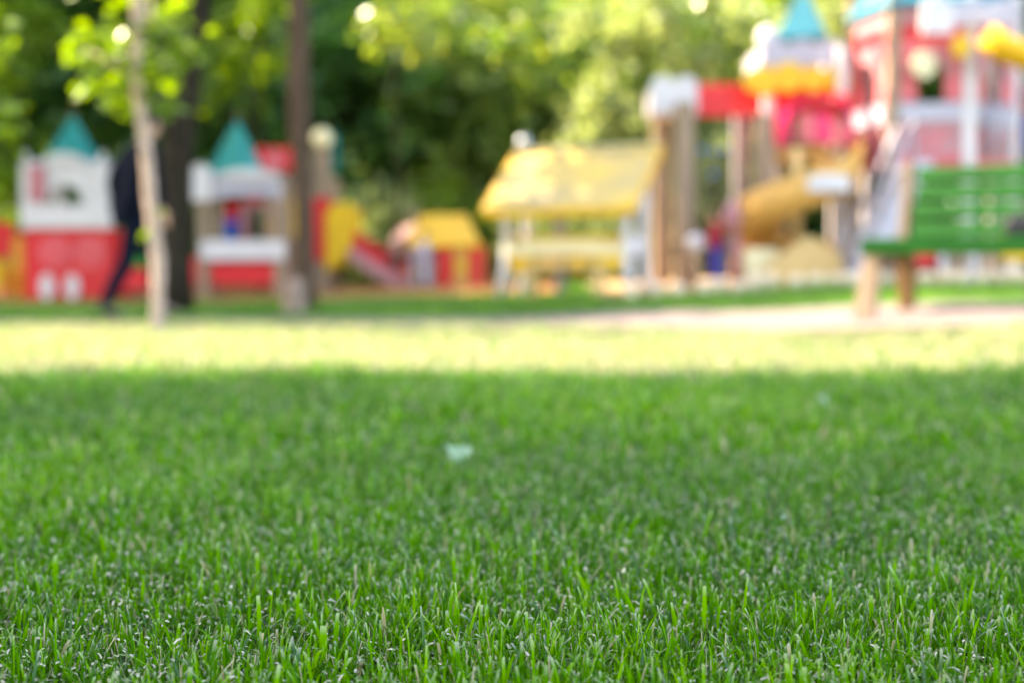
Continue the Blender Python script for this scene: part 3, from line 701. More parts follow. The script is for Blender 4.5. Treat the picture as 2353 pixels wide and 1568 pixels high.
def stump():
    Y = 13.0; x0 = X(675, Y); g = gz(x0, Y); b = MB()
    b.lathe([(.12, 0), (.115, .08), (.095, .2), (.08, .27), (.06, .32), (.035, .34), (.01, .345)], n=18)
    o = b.build('boulder', M_stone); o.location = (x0, Y, g-.01); o.rotation_euler = (R(4), R(5), 0)
    tag(o, 'pale pinkish upright stone leaning at the foot of the slim trunk', 'stone')
stump()

# small playhouse with yellow hipped roof
def house_c():
    Y = 18.0; x0 = X(1035, Y); g = gz(x0, Y); q = Y/F; U = lambda px: (px-1035)*q; H = lambda py: Z(py, Y)-g
    t = empty('playhouse', (x0, Y, g), 0, 'low playhouse with yellow hipped roof and red orange panels, left of the kiosk', 'playhouse')
    x1, x2, xr1, xr2 = U(938), U(1104), U(962), U(1068); ze, zr = H(562), H(490); d = .9
    b = MB(); b.add([(x1, -.1, ze), (x2, -.1, ze), (x2, d, ze), (x1, d, ze), (xr1, d*.45, zr), (xr2, d*.45, zr), (x1, -.1, ze-.04), (x2, -.1, ze-.04), (x2, d, ze-.04), (x1, d, ze-.04)],
                    [(0, 1, 5, 4), (1, 2, 5), (2, 3, 4, 5), (3, 0, 4), (0, 6, 7, 1), (1, 7, 8, 2), (2, 8, 9, 3), (3, 9, 6, 0), (6, 9, 8, 7)]); b.build('roof', M_amber, t)
    for px, m in ((1022, M_red), (1060, M_orange), (1095, M_red)):
        b = MB(); b.panel(scallop(U(px)-.09, U(px)+.09, .0, H(562), 1, .2), -.02, .04); b.build('panel', m, t, .004)
    b = MB(); b.panel(disc(U(1060), H(610), .07), -.035, .015); b.build('sun_disc', M_yel, t)
    for px in (950, 985):
        b = MB(); b.box((U(px), 0, ze/2), (.06, .06, ze)); b.build('post', M_lilac, t, .006)
        b = MB(); b.box((U(px), d*.9, ze/2), (.06, .06, ze)); b.build('post', M_lilac, t, .006)
    b = MB(); b.box((U(1075), d*.9, ze/2), (.45, .04, ze)); b.build('rear_wall', M_orange, t, .004)
    b = MB(); b.box((U(965), .2, .17), (.35, .3, .05)); b.build('seat', M_amber, t, .006)
house_c()

# ------------------------------------------------------------------ kiosk with yellow gable roof
def kiosk():
    c0 = P(1320, 660, 15.0); yaw = R(-24); g = gz(c0.x, 15.0); t = empty('play_kiosk', (c0.x, 15.0, g), yaw, 'open play kiosk with big yellow gable roof, white ends and yellow counter', 'play kiosk')
    inv = Matrix.Rotation(-yaw, 3, 'Z')
    L = lambda px, py, Y: inv@(P(px, py, Y)-t.location)
    hl = .80; zr = 1.52; ze = .87; hw = .86; cx = L(1370, 330, 15.2).x
    off = .02
    def slab(s, m, name):
        b = MB(); n = 7
        for k in range(n):                         # boards running along the ridge
            a, c = k/n, (k+.96)/n
            y1, z1, y2, z2 = s*hw*a, zr-(zr-ze)*a, s*hw*c, zr-(zr-ze)*c; th = .028
            l = hl+.0; vs = [(cx-l, y1, z1), (cx+l, y1, z1), (cx+l, y2, z2), (cx-l, y2, z2)]
            vs += [(x, y, z-th) for x, y, z in vs]; b.add(vs, [(0, 1, 2, 3), (7, 6, 5, 4), (0, 4, 5, 1), (1, 5, 6, 2), (2, 6, 7, 3), (3, 7, 4, 0)])
        return b.build(name, m, t)
    M_roof = mat('kiosk_roof_boards', (.36, .27, .14), .5, .05, 1.6, .0, rgb2=(.60, .38, .06), stretch=(1, 1.6, 1.6))  # beige blotches put dappled shade into the roof colour
    slab(-1, M_roof, 'roof')
    b = MB(); b.box((cx, 0, zr+.012), (2*hl, .08, .03)); b.build('ridge_board', M_cream, t, .004)
    b = MB(); b.box((cx, -hw-.012, ze-.035), (2*hl+.05, .025, .085)); b.build('fascia', M_amber, t, .004)
    for sx in (-1, 1):
        b = MB(); b.panel([(-hw, ze+.0), (-hw, ze-.07), (.03, zr-.06), (.03, zr+.03)], 0, .025)
        me = b.mesh('barge'); me.transform(Matrix.Rotation(PI/2, 4, 'Z')); o = link_mesh('barge_board', me, M_amber, t); o.location = (cx+sx*(hl+.012)+(.0125), 0, 0)
        # white end frames: two posts and a curved cross board
        for yy, tp in ((-.60, 1.02), (-.08, 1.42)):
            b = MB(); x = cx+sx*(hl-.16)
            b.tube([(x+sx*.07, yy, -.02), (x+sx*.02, yy, .3), (x, yy, .62), (x+sx*.03, yy, tp)], [.065, .045, .05, .05], 12)
            b.build('post', M_white, t)
        b = MB(); b.box((cx+sx*(hl-.16), -.34, .93), (.05, .50, .10)); b.build('tie_beam', M_white, t, .006)
        b = MB(); b.panel(scallop(-.58, -.12, .42, .60, 2, .3), -.02, .03)
        me = b.mesh('side'); me.transform(Matrix.Rotation(PI/2, 4, 'Z')); o = link_mesh('end_board', me, M_white, t, .004); o.location = (cx+sx*(hl-.16), 0, 0)
    # front counter
    b = MB(); b.box((cx, -.52, .575), (1.24, .30, .035)); b.build('counter', M_yel, t, .006)
    pts = [(cx-.64, .41), (cx+.64, .41)]+[(cx+.64-1.28*i/16, .555-.035*abs(2*i/16-1)**2) for i in range(17)]
    b = MB(); b.panel(pts, -.66, .035); b.build('front_board', M_cream, t, .004)
    for k, m in enumerate((M_amber, M_orange, M_amber, M_yel)):
        b = MB(); xx = cx-.48+.32*k; b.panel([(xx-.155, .405), (xx+.155, .405), (xx+.10, .25), (xx-.02, .21), (xx-.10, .26)], -.64, .03); b.build('lower_board', m, t, .004)
    b = MB(); b.box((cx, -.04, .5), (1.15, .03, .14)); b.build('rear_board', M_yel, t, .006)
    b = MB(); b.box((cx+.15, -.95, .30), (.9, .24, .04)); b.build('bench_seat', M_tan, t, .008)
    for sx in (-.35, .35):
        b = MB(); b.box((cx+.15+sx, -.95, .14), (.05, .2, .28)); b.build('bench_leg', M_tan, t, .006)
    b = MB(); b.box((cx-.28, -.06, .74), (.10, .08, 1.48)); b.build('centre_post', M_grey, t, .01)
    b = MB(); b.ball((cx-.72, 0, zr+.09), .075); b.tube([(cx-.72, 0, zr), (cx-.72, 0, zr+.05)], .03, 10); b.build('finial', M_metal, t)
kiosk()

# ------------------------------------------------------------------ the castle playset
def castle():
    Y = 15.6; x0 = X(2000, Y); g = gz(x0, Y); t = empty('castle_playset', (x0, Y, g), 0, 'large castle play structure with teal spires, pink arches, red beam and orange spiral slide', 'playset')
    def L(px, py, Yd): return P(px, py, Yd)-t.location
    def post(px, top, Yd, w, m, cap=None):
        p = L(px, top, Yd); z0 = gz(p.x+x0, Yd)-g-.05; b = MB(); b.box((p.x, Yd-Y, (z0+p.z)/2), (w, w, p.z-z0)); return b.build('post', m, t, .012)
    # --- gate at the left
    post(1520, 235, 16.6, .19, M_wood); post(1573, 235, 15.4, .19, M_wood)
    a, c = L(1488, 272, 15.9), L(1592, 190, 15.9)
    b = MB(); b.box(((a.x+c.x)/2, .35, (a.z+c.z)/2-.02), (c.x-a.x-.04, .8, c.z-a.z-.10)); b.build('gate_cap', M_white, t, .03)
    b = MB(); b.panel(scallop(a.x, c.x, a.z, c.z+.02, 2, .35), -.1, .05); b.build('cap_board', M_white, t, .006)
    # --- red beam
    a, c = L(1590, 268, 16.0), L(1945, 204, 16.0)
    b = MB(); b.box(((a.x+c.x)/2, .4, (a.z+c.z)/2), (c.x-a.x, .08, c.z-a.z)); b.build('beam', M_red, t, .01)
    b = MB(); n = 12
    for k in range(n): xx = a.x+(c.x-a.x)*(k+.5)/n; b.panel(scallop(xx-.06, xx+.06, c.z-.01, c.z+.07, 1, .5), .39, .05)
    b.build('beam_crest', M_red, t)
    post(1702, 262, 16.6, .17, M_grey); post(1757, 262, 15.5, .20, M_wood)
    # climbing net
    na, nb = L(1604, 275, 16.1), L(1680, 560, 16.1); b = MB()
    for k in range(5): x = na.x+(nb.x-na.x)*k/4; b.tube([(x, .5, na.z), (x, .5, nb.z)], .011, 6)
    for k in range(9): z = na.z+(nb.z-na.z)*k/8; b.tube([(na.x, .5, z), (nb.x, .5, z)], .011, 6)
    net = b.build('climbing_net', M_rope, t)
    b = MB()
    for px, py in ((1612, 345), (1640, 350), (1665, 345), (1640, 400)): p = L(px, py, 16.08); b.ball((p.x, .48, p.z), .035, 10)
    b.build('net_joint', M_blue, net)
    # --- small tower with spire
    for px, Yd in ((1765, 15.7), (1935, 15.5), (1795, 16.6), (1920, 16.7)): post(px, 110, Yd, .11, M_white if Yd < 16 else M_grey)
    p = L(1762, 100, 15.7); b = MB(); b.ball((p.x, p.y, p.z+.05), .11, 14, (1, 1, 1.2)); b.build('post_ball', M_white, t)
    a, c = L(1748, 148, 15.6), L(1940, 92, 15.6)
    b = MB(); b.panel(scallop(a.x, c.x, a.z, c.z, 3, .35), -.02, .05); b.build('crown_board', M_lilac, t, .005)
    a2 = L(1748, 148, 16.9); b = MB(); b.panel(scallop(a.x, c.x, a.z, c.z, 3, .35), 1.0, .05); b.build('crown_board', M_lilac, t, .005)
    for xx in (a.x, c.x-.05):
        b = MB(); b.box((xx+.025, .5, (a.z+c.z)/2-.03), (.05, .98, c.z-a.z-.08)); b.build('crown_board', M_lilac, t, .005)
    rc = L(1845, 96, 16.1); rt = L(1838, -28, 16.1)
    pyramid(t, rc.x, rc.y, rc.z, .40, rt.z-rc.z, R(25), M_spire, 4, 'spire')
    for px, py, r in ((1733, 186, .115), (1758, 190, .14), (1812, 178, .15), (1868, 182, .13), (1925, 185, .13)):
        p = L(px, py, 15.55); b = MB(); b.panel(disc(p.x, p.z, r, r*1.12), -.09+(px % 3)*.012, .03); b.build('shield', M_yel, t, .008)
    a, c = L(1742, 205, 15.6), L(1945, 160, 15.6); b = MB(); b.box(((a.x+c.x)/2, .01, (a.z+c.z)/2), (c.x-a.x, .04, c.z-a.z)); b.build('valance', M_amber, t, .005)
    p = L(1928, 240, 15.4); b = MB(); b.ball((p.x, p.y, p.z), .12); b.build('red_knob', M_red, t)
    # magenta hood over the slide entry: half barrel
    a, c = L(1795, 338, 15.5), L(1950, 232, 15.5); b = MB(); cx = (a.x+c.x)/2; r = (c.x-a.x)/2; n = 20; vs = []
    zs = c.z-r*.55
    for yy in (-.35, .45):
        for rr in (1, .88):
            vs += [(cx-r*rr, yy, a.z)]+[(cx-r*rr*math.cos(PI*i/n), yy, zs+r*.55*rr*math.sin(PI*i/n)) for i in range(n+1)]+[(cx+r*rr, yy, a.z)]
    m_ = n+3; fs = []
    for i in range(m_-1):
        A, B, C_, D_ = i, m_+i, 2*m_+i, 3*m_+i
        fs += [(A, A+1, B+1, B), (C_, D_, D_+1, C_+1), (A, C_, C_+1, A+1), (B, B+1, D_+1, D_)]
    b.add(vs, fs); b.build('slide_hood', M_mag, t)
    for k, (dx, m) in enumerate(((-.14, M_pink), (.22, M_pink), (.04, M_mag))):
        b = MB(); b.panel(scallop(cx+dx-.09, cx+dx+.09, a.z+.02, c.z-.15-.1*(k == 1), 1, .5), -.37+.03*k, .03); b.build('hood_panel', m, t, .005)
    a, c = L(1780, 356, 15.6), L(1960, 340, 15.6); b = MB(); b.box(((a.x+c.x)/2, .45, (a.z+c.z)/2), (c.x-a.x, 1.1, .08)); b.build('platform', M_tan, t, .006)
    # --- spiral slide
    cxp = L(1830, 500, 15.2); R0 = .44; zt = L(1858, 362, 15.2).z; zb = L(1858, 628, 15.2).z; vs = []; N = 60; prof = [(-.25, .20), (-.27, .20), (-.28, -.04), (-.12, -.07), (.12, -.07), (.28, -.10), (.30, .34), (.27, .34), (.20, .0), (.0, -.03), (-.20, .0)]
    for i in range(N+1):
        tt = i/N; a = R(25)-tt*R(372); z = zt+(zb-zt)*(1-(1-tt)**1.35)
        for (dr, dz) in [(q[0]*.82, q[1]*.9) for q in prof]: vs.append((cxp.x+(R0+dr)*math.cos(a), cxp.y+(R0+dr)*math.sin(a), z+dz))
    K = len(prof); b = MB(); b.add(vs, [(i*K+k, i*K+(k+1) % K, (i+1)*K+(k+1) % K, (i+1)*K+k) for i in range(N) for k in range(K)]+[tuple(range(K)), tuple(N*K+k for k in range(K))], True)
    sl_ = b.build('spiral_slide', M_orange, t)
    b = MB(); b.tube([(cxp.x, cxp.y, -.05), (cxp.x, cxp.y, zt+.1)], .055, 12); b.build('slide_pole', M_tan, sl_)
    a, c = L(1855, 440, 14.5), L(1955, 404, 14.5); b = MB(); b.panel(scallop(a.x, c.x, a.z, c.z+.02, 1, .12), 14.5-Y, .05); b.build('white_board', M_white, t, .01)
    # slide exit deck
    p = L(1820, 640, 14.6); b = MB(); b.panel([(p.x-.35, 0.0), (p.x+.55, 0.0), (p.x+.5, .30), (p.x+.15, .48), (p.x-.2, .22)], 14.55-Y, .5); b.build('slide_exit', M_tan, t, .02)
    # white swing board and peach knob at the left of the slide
    p = L(1690, 500, 15.1); b = MB(); b.ball((p.x, p.y, p.z), .15, 16, (1, 1, 1.3)); b.tube([(p.x, p.y, p.z-.9), (p.x, p.y, p.z)], .06, 10); b.build('round_bollard', M_rose, t)
    p = L(1745, 600, 14.9); b = MB(); b.box((p.x, p.y, p.z-.02), (.34, .25, .3)); b.build('step_box', M_cream, t, .02)
    # --- big tower, three facets
    zl = L(2000, 360, 15).z; z_r0 = L(2100, 282, 15).z; z_r1 = L(2100, 238, 15).z; z_a0 = L(2100, 235, 15).z; z_a1 = L(2100, 92, 15).z; z_u = L(2100, 30, 15).z; z_e = L(2100, 8, 15).z
    def facet(pxa, Ya, pxb, Yb, wm, tm, first=False):
        A = L(pxa, 0, Ya); B = L(pxb, 0, Yb); A.z = B.z = 0; d = (B-A); ln = d.length; rz = math.atan2(d.y, d.x); mid = (A+B)/2
        def add(b, name, m, bev=0.0):
            o = b.build(name, m, t, bev); o.location = (mid.x, mid.y, 0); o.rotation_euler = (0, 0, rz); return o
        ow = ln-.1
        b = MB(); b.arch(0, z_a0, z_a0+.28, ow*.42, ow, z_a1, -.03, .05); add(b, 'arch_panel', wm)
        b = MB(); n = 16; rr = ow*.21
        vs = []
        for yy in (-.055, -.031):
            for q in (1.04, 1.75): vs += [(-rr*q*math.cos(PI*i/n), yy, z_a0+.28+min(rr*q*math.sin(PI*i/n), z_a1-z_a0-.3)) for i in range(n+1)]
        m2 = n+1; fs = []
        for i in range(n):
            A_, B_, C_, D_ = i, m2+i, 2*m2+i, 3*m2+i; fs += [(A_, A_+1, B_+1, B_), (C_, D_, D_+1, C_+1), (A_, C_, C_+1, A_+1), (B_, B_+1, D_+1, D_)]
        b.add(vs, fs); add(b, 'arch_trim', tm)
        b = MB(); b.box((0, .01, (z_a1+L(0, 62, 15).z)/2+.0), (ow, .06, .0+L(0, 62, 15).z-z_a1-.005)); add(b, 'red_frieze', M_red, .004)
        b = MB(); b.box((0, .0, (L(0, 62, 15).z+z_u)/2+.06), (ow, .05, z_u-L(0, 62, 15).z+.10)); add(b, 'upper_panel', M_rose, .004)
        b = MB(); b.box((0, -.02, (z_r0+z_r1)/2), (ow+.02, .06, z_r1-z_r0)); add(b, 'rail_board', M_lilac, .01)
        b = MB(); b.box((0, .0, (zl+z_r0)/2), (ow, .04, z_r0-zl-.01)); pl = add(b, 'lower_panel', M_rose, .004)
        b = MB()
        k = -ow/2+.08
        while k < ow/2-.1:
            b.box((k, -.032, (zl+z_r0)/2), (.045, .018, (z_r0-zl)*.78), (0, R(34), 0)); k += .17
        o = b.build('lattice', M_pink, pl)
        b = MB(); b.box((0, .0, zl-.05), (ow+.06, .10, .10)); add(b, 'floor_beam', M_pink, .008)
    F_ = [(1962, 15.9), (2052, 15.0), (2228, 14.9), (2332, 15.6)]
    facet(*F_[0], *F_[1], M_pink, M_rose); facet(*F_[1], *F_[2], M_pink, M_rose); facet(*F_[2], *F_[3], M_pink, M_rose)
    for px, Yd in F_: post(px, -10, Yd, .13, M_white if px in (2228, 2332) else M_wood)
    for px, Yd in ((2000, 16.9), (2290, 16.8)): post(px, -10, Yd, .13, M_grey)
    # rear panels so the arches read as openings of a room with posts behind
    A = L(2005, 0, 16.9).x; B = L(2290, 0, 16.8).x
    b = MB(); b.arch((A+B)/2, z_a0, z_a0+.25, .7, B-A-.1, z_a1, 1.25, .05); b.build('rear_panel', M_wood, t)
    b = MB(); b.box(((A+B)/2, 1.25, (zl+z_r1)/2), (B-A-.1, .05, z_r1-zl)); b.build('rear_rail', M_wood, t, .005)
    # floor and roof
    pf = [(L(px, 0, Yd).x, Yd-Y) for px, Yd in F_]+[(L(2290, 0, 16.8).x, 1.2), (L(2000, 0, 16.9).x, 1.3)]
    def slab(pts, z, th, name, m):
        n = len(pts); b = MB(); b.add([(x, y, z) for x, y in pts]+[(x, y, z+th) for x, y in pts], [tuple(range(n)), tuple(range(n, 2*n))[::-1]]+[(i, (i+1) % n, n+(i+1) % n, n+i) for i in range(n)]); return b.build(name, m, t)
    slab(pf, zl-.02, .05, 'tower_floor', M_bwood)
    cxm = sum(p[0] for p in pf)/6; cym = sum(p[1] for p in pf)/6
    big = [(cxm+(x-cxm)*1.10, cym+(y-cym)*1.10) for x, y in pf]; n = 6; b = MB()
    b.add([(x, y, z_e) for x, y in big]+[(cxm, cym, z_e+1.3)]+[(x, y, z_e-.05) for x, y in big], [(i, (i+1) % n, 6) for i in range(n)]+[(i, 7+i, 7+(i+1) % n, (i+1) % n) for i in range(n)]+[tuple(range(7, 13))]); b.build('tower_roof', M_spire, t)
    # white gable crest with yellow and round shields
    a, c = L(2118, 78, 14.7), L(2192, -12, 14.7); b = MB(); b.panel(scallop(a.x, c.x, a.z, c.z, 1, .5), 14.7-Y, .06); b.build('crest_board', M_white, t, .01)
    p = L(2122, 150, 14.75); b = MB(); b.panel(disc(p.x, p.z, .12, .14), 14.72-Y, .05); b.build('crest_disc', M_cream, t, .015)
    p = L(2208, 108, 14.7); b = MB(); b.panel(disc(p.x, p.z, .10, .115), 14.66-Y, .05); b.build('shield', M_yel, t, .01)
    a, c = L(2180, 60, 14.8), L(2345, 2, 14.8); b = MB(); b.panel(scallop(a.x, c.x, a.z, c.z, 2, .3), 14.72-Y, .05); b.build('crown_board', M_lilac, t, .005)
    # yellow curved tube slide leaving to the right
    pts = [L(2262, 85, 14.6), L(2300, 110, 14.55), L(2350, 128, 14.5), L(2400, 150, 14.5), L(2470, 220, 14.5), L(2520, 330, 14.5)]
    b = MB(); b.tube(pts, .14, 18); b.build('tube_slide', M_amber, t)
    for px in (2250, 2285, 2318): 
        a = L(px, 362, 14.9); c = L(px, 232, 14.9); b = MB(); b.tube([(a.x, 15.05-Y, a.z), (a.x, 15.05-Y, c.z)], .045, 10); b.build('baluster', M_lilac, t)
    # staircase with lilac rails
    for dy in (-.35, .30):
        a, c = L(2100, 372, 14.5), L(1958, 650, 14.5); w = .115
        b = MB(); b.panel([(c.x-w, c.z), (c.x+w, c.z), (a.x+w, a.z), (a.x-w, a.z)], 14.5-Y+dy, .05); b.build('stringer', M_lilac, t, .008)
        b = MB(); b.tube([(c.x-.02, 14.52-Y+dy, c.z), (c.x-.02, 14.52-Y+dy, c.z+.38), (a.x-.1, 14.52-Y+dy, a.z+.38), (a.x-.1, 14.52-Y+dy, a.z)], .022, 8); b.build('handrail', M_lilac, t)
    for k in range(7):
        tt = (k+.5)/7; b = MB(); b.box((c.x+(a.x-c.x)*tt, 14.5-Y, c.z+(a.z-c.z)*tt), (.24, .6, .035)); b.build('step', M_white, t, .006)
    # panels under the tower
    a, c = L(2085, 612, 14.6), L(2150, 548, 14.6); b = MB(); b.panel(scallop(a.x, c.x, a.z, c.z, 1, .25), 14.6-Y, .05); b.build('under_panel', M_red, t, .006)
    a, c = L(2300, 600, 14.6), L(2420, 540, 14.6); b = MB(); b.box(((a.x+c.x)/2, 14.6-Y, (a.z+c.z)/2), (c.x-a.x, .05, c.z-a.z)); b.build('under_panel', M_yel, t, .006)
    for k in range(6):
        p = L(2165+k*24, 548, 14.7); b = MB(); b.box((p.x, 14.7-Y, p.z/2), (.075, .05, p.z)); b.build('picket', M_wood if k % 3 else M_white, t, .006)
castle()

# round log edging of the sand
def logs():
    proto = None; k = 0; px = 1450
    M_log = mat('log_edging', (.66, .52, .38), .7, .15, 5, .1)
    while px < 2440:
        Y = 13.55+.05*math.sin(k*2.1); x = X(px, Y)
        if proto is None:
            b = MB(); b.lathe([(.068, -.1), (.07, .12), (.066, .150), (.05, .165), (.01, .17)], n=14); o = proto = b.build('edging_log', M_log)
        else: o = proto.copy(); col.objects.link(o)
        s = random.uniform(.8, 1.15); o.location = (x, Y, gz(x, Y)); o.scale = (1, 1, s*.85); o.rotation_euler = (0, 0, k)
        tag(o, 'round pale log standing in the edging of the sand below the castle', 'edging log', 'log edging along the sand'); px += random.choice((36, 46, 60, 44)); k += 1
logs()
# added pale ball on a post, stands in for a blurred glint
def glint_post():
    Y = 15.0; x = X(1598, Y); g = gz(x, Y); t = empty('glint_post', (x, Y, g), 0, 'added short post, its pale ball standing in for a glint left of the child in red', 'post')
    b = MB(); b.tube([(0, 0, 0), (0, 0, Z(575, Y)-g)], .035, 12); b.build('pole', M_wood, t)
    b = MB(); b.ball((0, 0, Z(560, Y)-g), .11); b.build('ball', M_white, t)
glint_post()

# ------------------------------------------------------------------ bench
def bench():
    Y = 9.15; yaw = R(-31); p = P(2040, 545, Y); g = gz(p.x+.1, Y); t = empty('park_bench', (p.x, Y, g), yaw, 'green slatted park bench with timber legs on the far side of the path', 'bench')
    Ln = 1.75; zs = .44                     # origin at the left end, bench runs along +x, front is -y
    for k in range(4):
        b = MB(); b.box((Ln/2-.03, -.31+.105*k, zs+.012*(k == 0)), (Ln+.02, .094, .05)); b.build('seat_slat', M_green, t, .006)
    for k in range(4):
        z = zs+.10+.118*k; b = MB(); b.box((Ln/2+.06, .13+.035*k, z), (Ln-.12, .032, .100 if k > 1 else .088), (R(-16), 0, 0)); b.build('back_slat', M_green, t, .006)
    b = MB(); b.box((Ln/2-.03, -.385, zs-.015), (Ln+.02, .03, .10)); b.build('front_rail', M_green, t, .006)
    b = MB(); b.box((-.056, -.17, zs-.012), (.03, .40, .085)); b.build('end_rail', M_green, t, .006)
    for x in (.03, Ln-.15):
        b = MB(); b.panel([(x-.15, -.02), (x-.02, -.02), (x+.03, zs-.03), (x+.02, zs-.035), (x-.07, zs-.035)], -.36, .09); b.build('front_leg', M_wood, t, .012)
        b = MB(); b.box((x+.05, .15, (zs-.02)/2), (.10, .09, zs-.02), (R(6), 0, 0)); b.build('rear_leg', M_bwood, t, .012)  # rear leg in darker timber, its shade put into the colour
        b = MB(); b.box((x+.03, .20, zs+.27), (.07, .06, .56), (R(-16), 0, 0)); b.build('back_support', M_dwood, t, .01)
        b = MB(); b.box((x+.0, -.07, zs-.055), (.07, .46, .06)); b.build('bearer', M_bwood, t, .008)
    inv = Matrix.Rotation(yaw, 3, 'Z')
    q = Vector((p.x, Y, g))+inv@Vector((.93, -.10, zs+.03))
    o = empty('handbag', q, yaw, 'black leather bag lying on the green bench at the right edge', 'bag')
    b = MB(); b.box((0, 0, .07), (.36, .16, .14)); b.build('bag_body', M_black, o, .035)
    b = MB(); b.tube([(.12*math.cos(a), 0, .13+.08*math.sin(a)) for a in [PI*i/10 for i in range(11)]], .01, 8); b.build('strap', M_black, o)
bench()

# ------------------------------------------------------------------ people
def skinmesh(name, J, E, m, parent, root, sub=2):
    names = list(J); me = bpy.data.meshes.new(name); me.from_pydata([J[k][0] for k in names], [(names.index(a), names.index(b)) for a, b in E], [])
    o = link_mesh(name, me, m, parent)
    o.modifiers.new('skin', 'SKIN'); 
    if not me.skin_vertices: me.skin_vertices.new() if hasattr(me.skin_vertices, 'new') else None
    sv = me.skin_vertices[0].data
    for i, k in enumerate(names):
        r = J[k][1]; sv[i].radius = r if hasattr(r, '__len__') else (r, r); sv[i].use_root = (k == root)
    s = o.modifiers.new('sub', 'SUBSURF'); s.levels = sub; s.render_levels = sub
    o.modifiers['skin'].use_smooth_shade = True
    return o
def person(name_label, loc, rz, scale, pose, top, bottom, shoe, hair=M_hair):
    """pose: joint positions in metres for a 1.75 m adult facing -x... +x is forward, y is left"""
    t = empty('person', loc, rz, name_label, 'person', ); t.scale = (scale,)*3
    V3 = Vector; p = {k: V3(v) for k, v in pose.items()}
    hd = (p['head']-p['neck']).normalized()
    J = {'pelvis': (p['pelvis'], (.13, .10)), 'belly': ((p['pelvis']+p['chest'])/2, (.13, .10)), 'chest': (p['chest'], (.15, .11)), 'neckb': (p['neck']-hd*.05, .07), 'neck': (p['neck']+hd*.02, .052),
         'jaw': (p['head']-hd*.07+p['fwd']*.02, (.062, .07)), 'head': (p['head'], (.078, .095)), 'crown': (p['head']+hd*.085, (.062, .075)),
         'nose': (p['head']-hd*.02+p['fwd']*.105, .012)}
    E = [('pelvis', 'belly'), ('belly', 'chest'), ('chest', 'neckb'), ('neckb', 'neck'), ('neck', 'jaw'), ('jaw', 'head'), ('head', 'crown'), ('head', 'nose')]
    for s in 'lr':
        sg = 1 if s == 'l' else -1
        J['ear'+s] = (p['head']-hd*.015+V3((0, sg*.083, 0)), .014); E.append(('head', 'ear'+s))
        J['sh'+s] = (p['sh'+s], .058); J['el'+s] = (p['el'+s], .042); J['wr'+s] = (p['wr'+s], .028)
        hd_ = (p['wr'+s]-p['el'+s]).normalized(); palm = p['wr'+s]+hd_*.07; J['pa'+s] = (palm, (.036, .018))
        E += [('chest', 'sh'+s), ('sh'+s, 'el'+s), ('el'+s, 'wr'+s), ('wr'+s, 'pa'+s)]
        side = hd_.cross(V3((0, 1, 0))).normalized(); cur = V3((0, -sg, 0))
        for f in range(4):
            o_ = side*(.027-.018*f); L_ = (.062, .07, .066, .052)[f]; a = palm+hd_*.025+o_; b_ = a+hd_*L_*.55+cur*.006; c_ = b_+hd_*L_*.4+cur*.018
            J[f'f{f}a{s}'] = (a, .010); J[f'f{f}b{s}'] = (b_, .009); J[f'f{f}c{s}'] = (c_, .007)
            E += [('pa'+s, f'f{f}a{s}'), (f'f{f}a{s}', f'f{f}b{s}'), (f'f{f}b{s}', f'f{f}c{s}')]
        a = p['wr'+s]+hd_*.04+side*.035; c_ = a+hd_*.04+side*.02; J['tha'+s] = (a, .011); J['thb'+s] = (c_, .009); E += [('wr'+s, 'tha'+s), ('tha'+s, 'thb'+s)]
        J['hp'+s] = (p['hp'+s], .085); J['kn'+s] = (p['kn'+s], .058); J['ca'+s] = (p['kn'+s].lerp(p['an'+s], .35)-p['fwd']*.015, .055); J['an'+s] = (p['an'+s], .038); J['to'+s] = (p['to'+s], (.038, .025))
        E += [('pelvis', 'hp'+s), ('hp'+s, 'kn'+s), ('kn'+s, 'ca'+s), ('ca'+s, 'an'+s), ('an'+s, 'to'+s)]
    skinmesh('body', J, E, M_skin, t, 'pelvis')
    g = lambda r, d: tuple(q+d for q in r) if hasattr(r, '__len__') else r+d
    jk = {k: (J[k][0], g(J[k][1], .042)) for k in ('pelvis', 'belly', 'chest', 'neckb', 'shl', 'shr', 'ell', 'elr', 'wrl', 'wrr', 'hpl', 'hpr')}
    jk['hml'] = (p['hpl'].lerp(p['knl'], .25), .11); jk['hmr'] = (p['hpr'].lerp(p['knr'], .25), .11)
    je = [('pelvis', 'belly'), ('belly', 'chest'), ('chest', 'neckb'), ('pelvis', 'hpl'), ('pelvis', 'hpr'), ('hpl', 'hml'), ('hpr', 'hmr')]+[(a+s, b_+s) for s in 'lr' for a, b_ in (('sh', 'el'), ('el', 'wr'))]+[('chest', 'shl'), ('chest', 'shr')]
    skinmesh('jacket', jk, je, top, t, 'pelvis')
    tk = {k: (J[k][0], g(J[k][1], .017)) for k in ('pelvis', 'hpl', 'hpr', 'knl', 'knr', 'cal', 'car', 'anl', 'anr')}
    skinmesh('trousers', tk, [('pelvis', 'hpl'), ('pelvis', 'hpr')]+[(a+s, b_+s) for s in 'lr' for a, b_ in (('hp', 'kn'), ('kn', 'ca'), ('ca', 'an'))], bottom, t, 'pelvis')
    for s in 'lr':
        d = (p['to'+s]-p['an'+s]); heel = p['an'+s]-d*.35-V3((0, 0, .01))
        skinmesh('shoe', {'h': (heel, (.045, .04)), 'm': (p['an'+s].lerp(p['to'+s], .45)-V3((0, 0, .012)), (.05, .038)), 't': (p['to'+s]+d*.25, (.045, .028))}, [('h', 'm'), ('m', 't')], shoe, t, 'h')
    b = MB(); c = p['head']+hd*.035-p['fwd']*.02; b.ball(c, .1, 18, (1.06, .92, 1.08)); me = b.mesh('hair')
    rm = [i for i, v in enumerate(me.vertices) if (v.co-p['head']).dot(p['fwd']) > .045 and (v.co-p['head']).dot(hd) < .06]
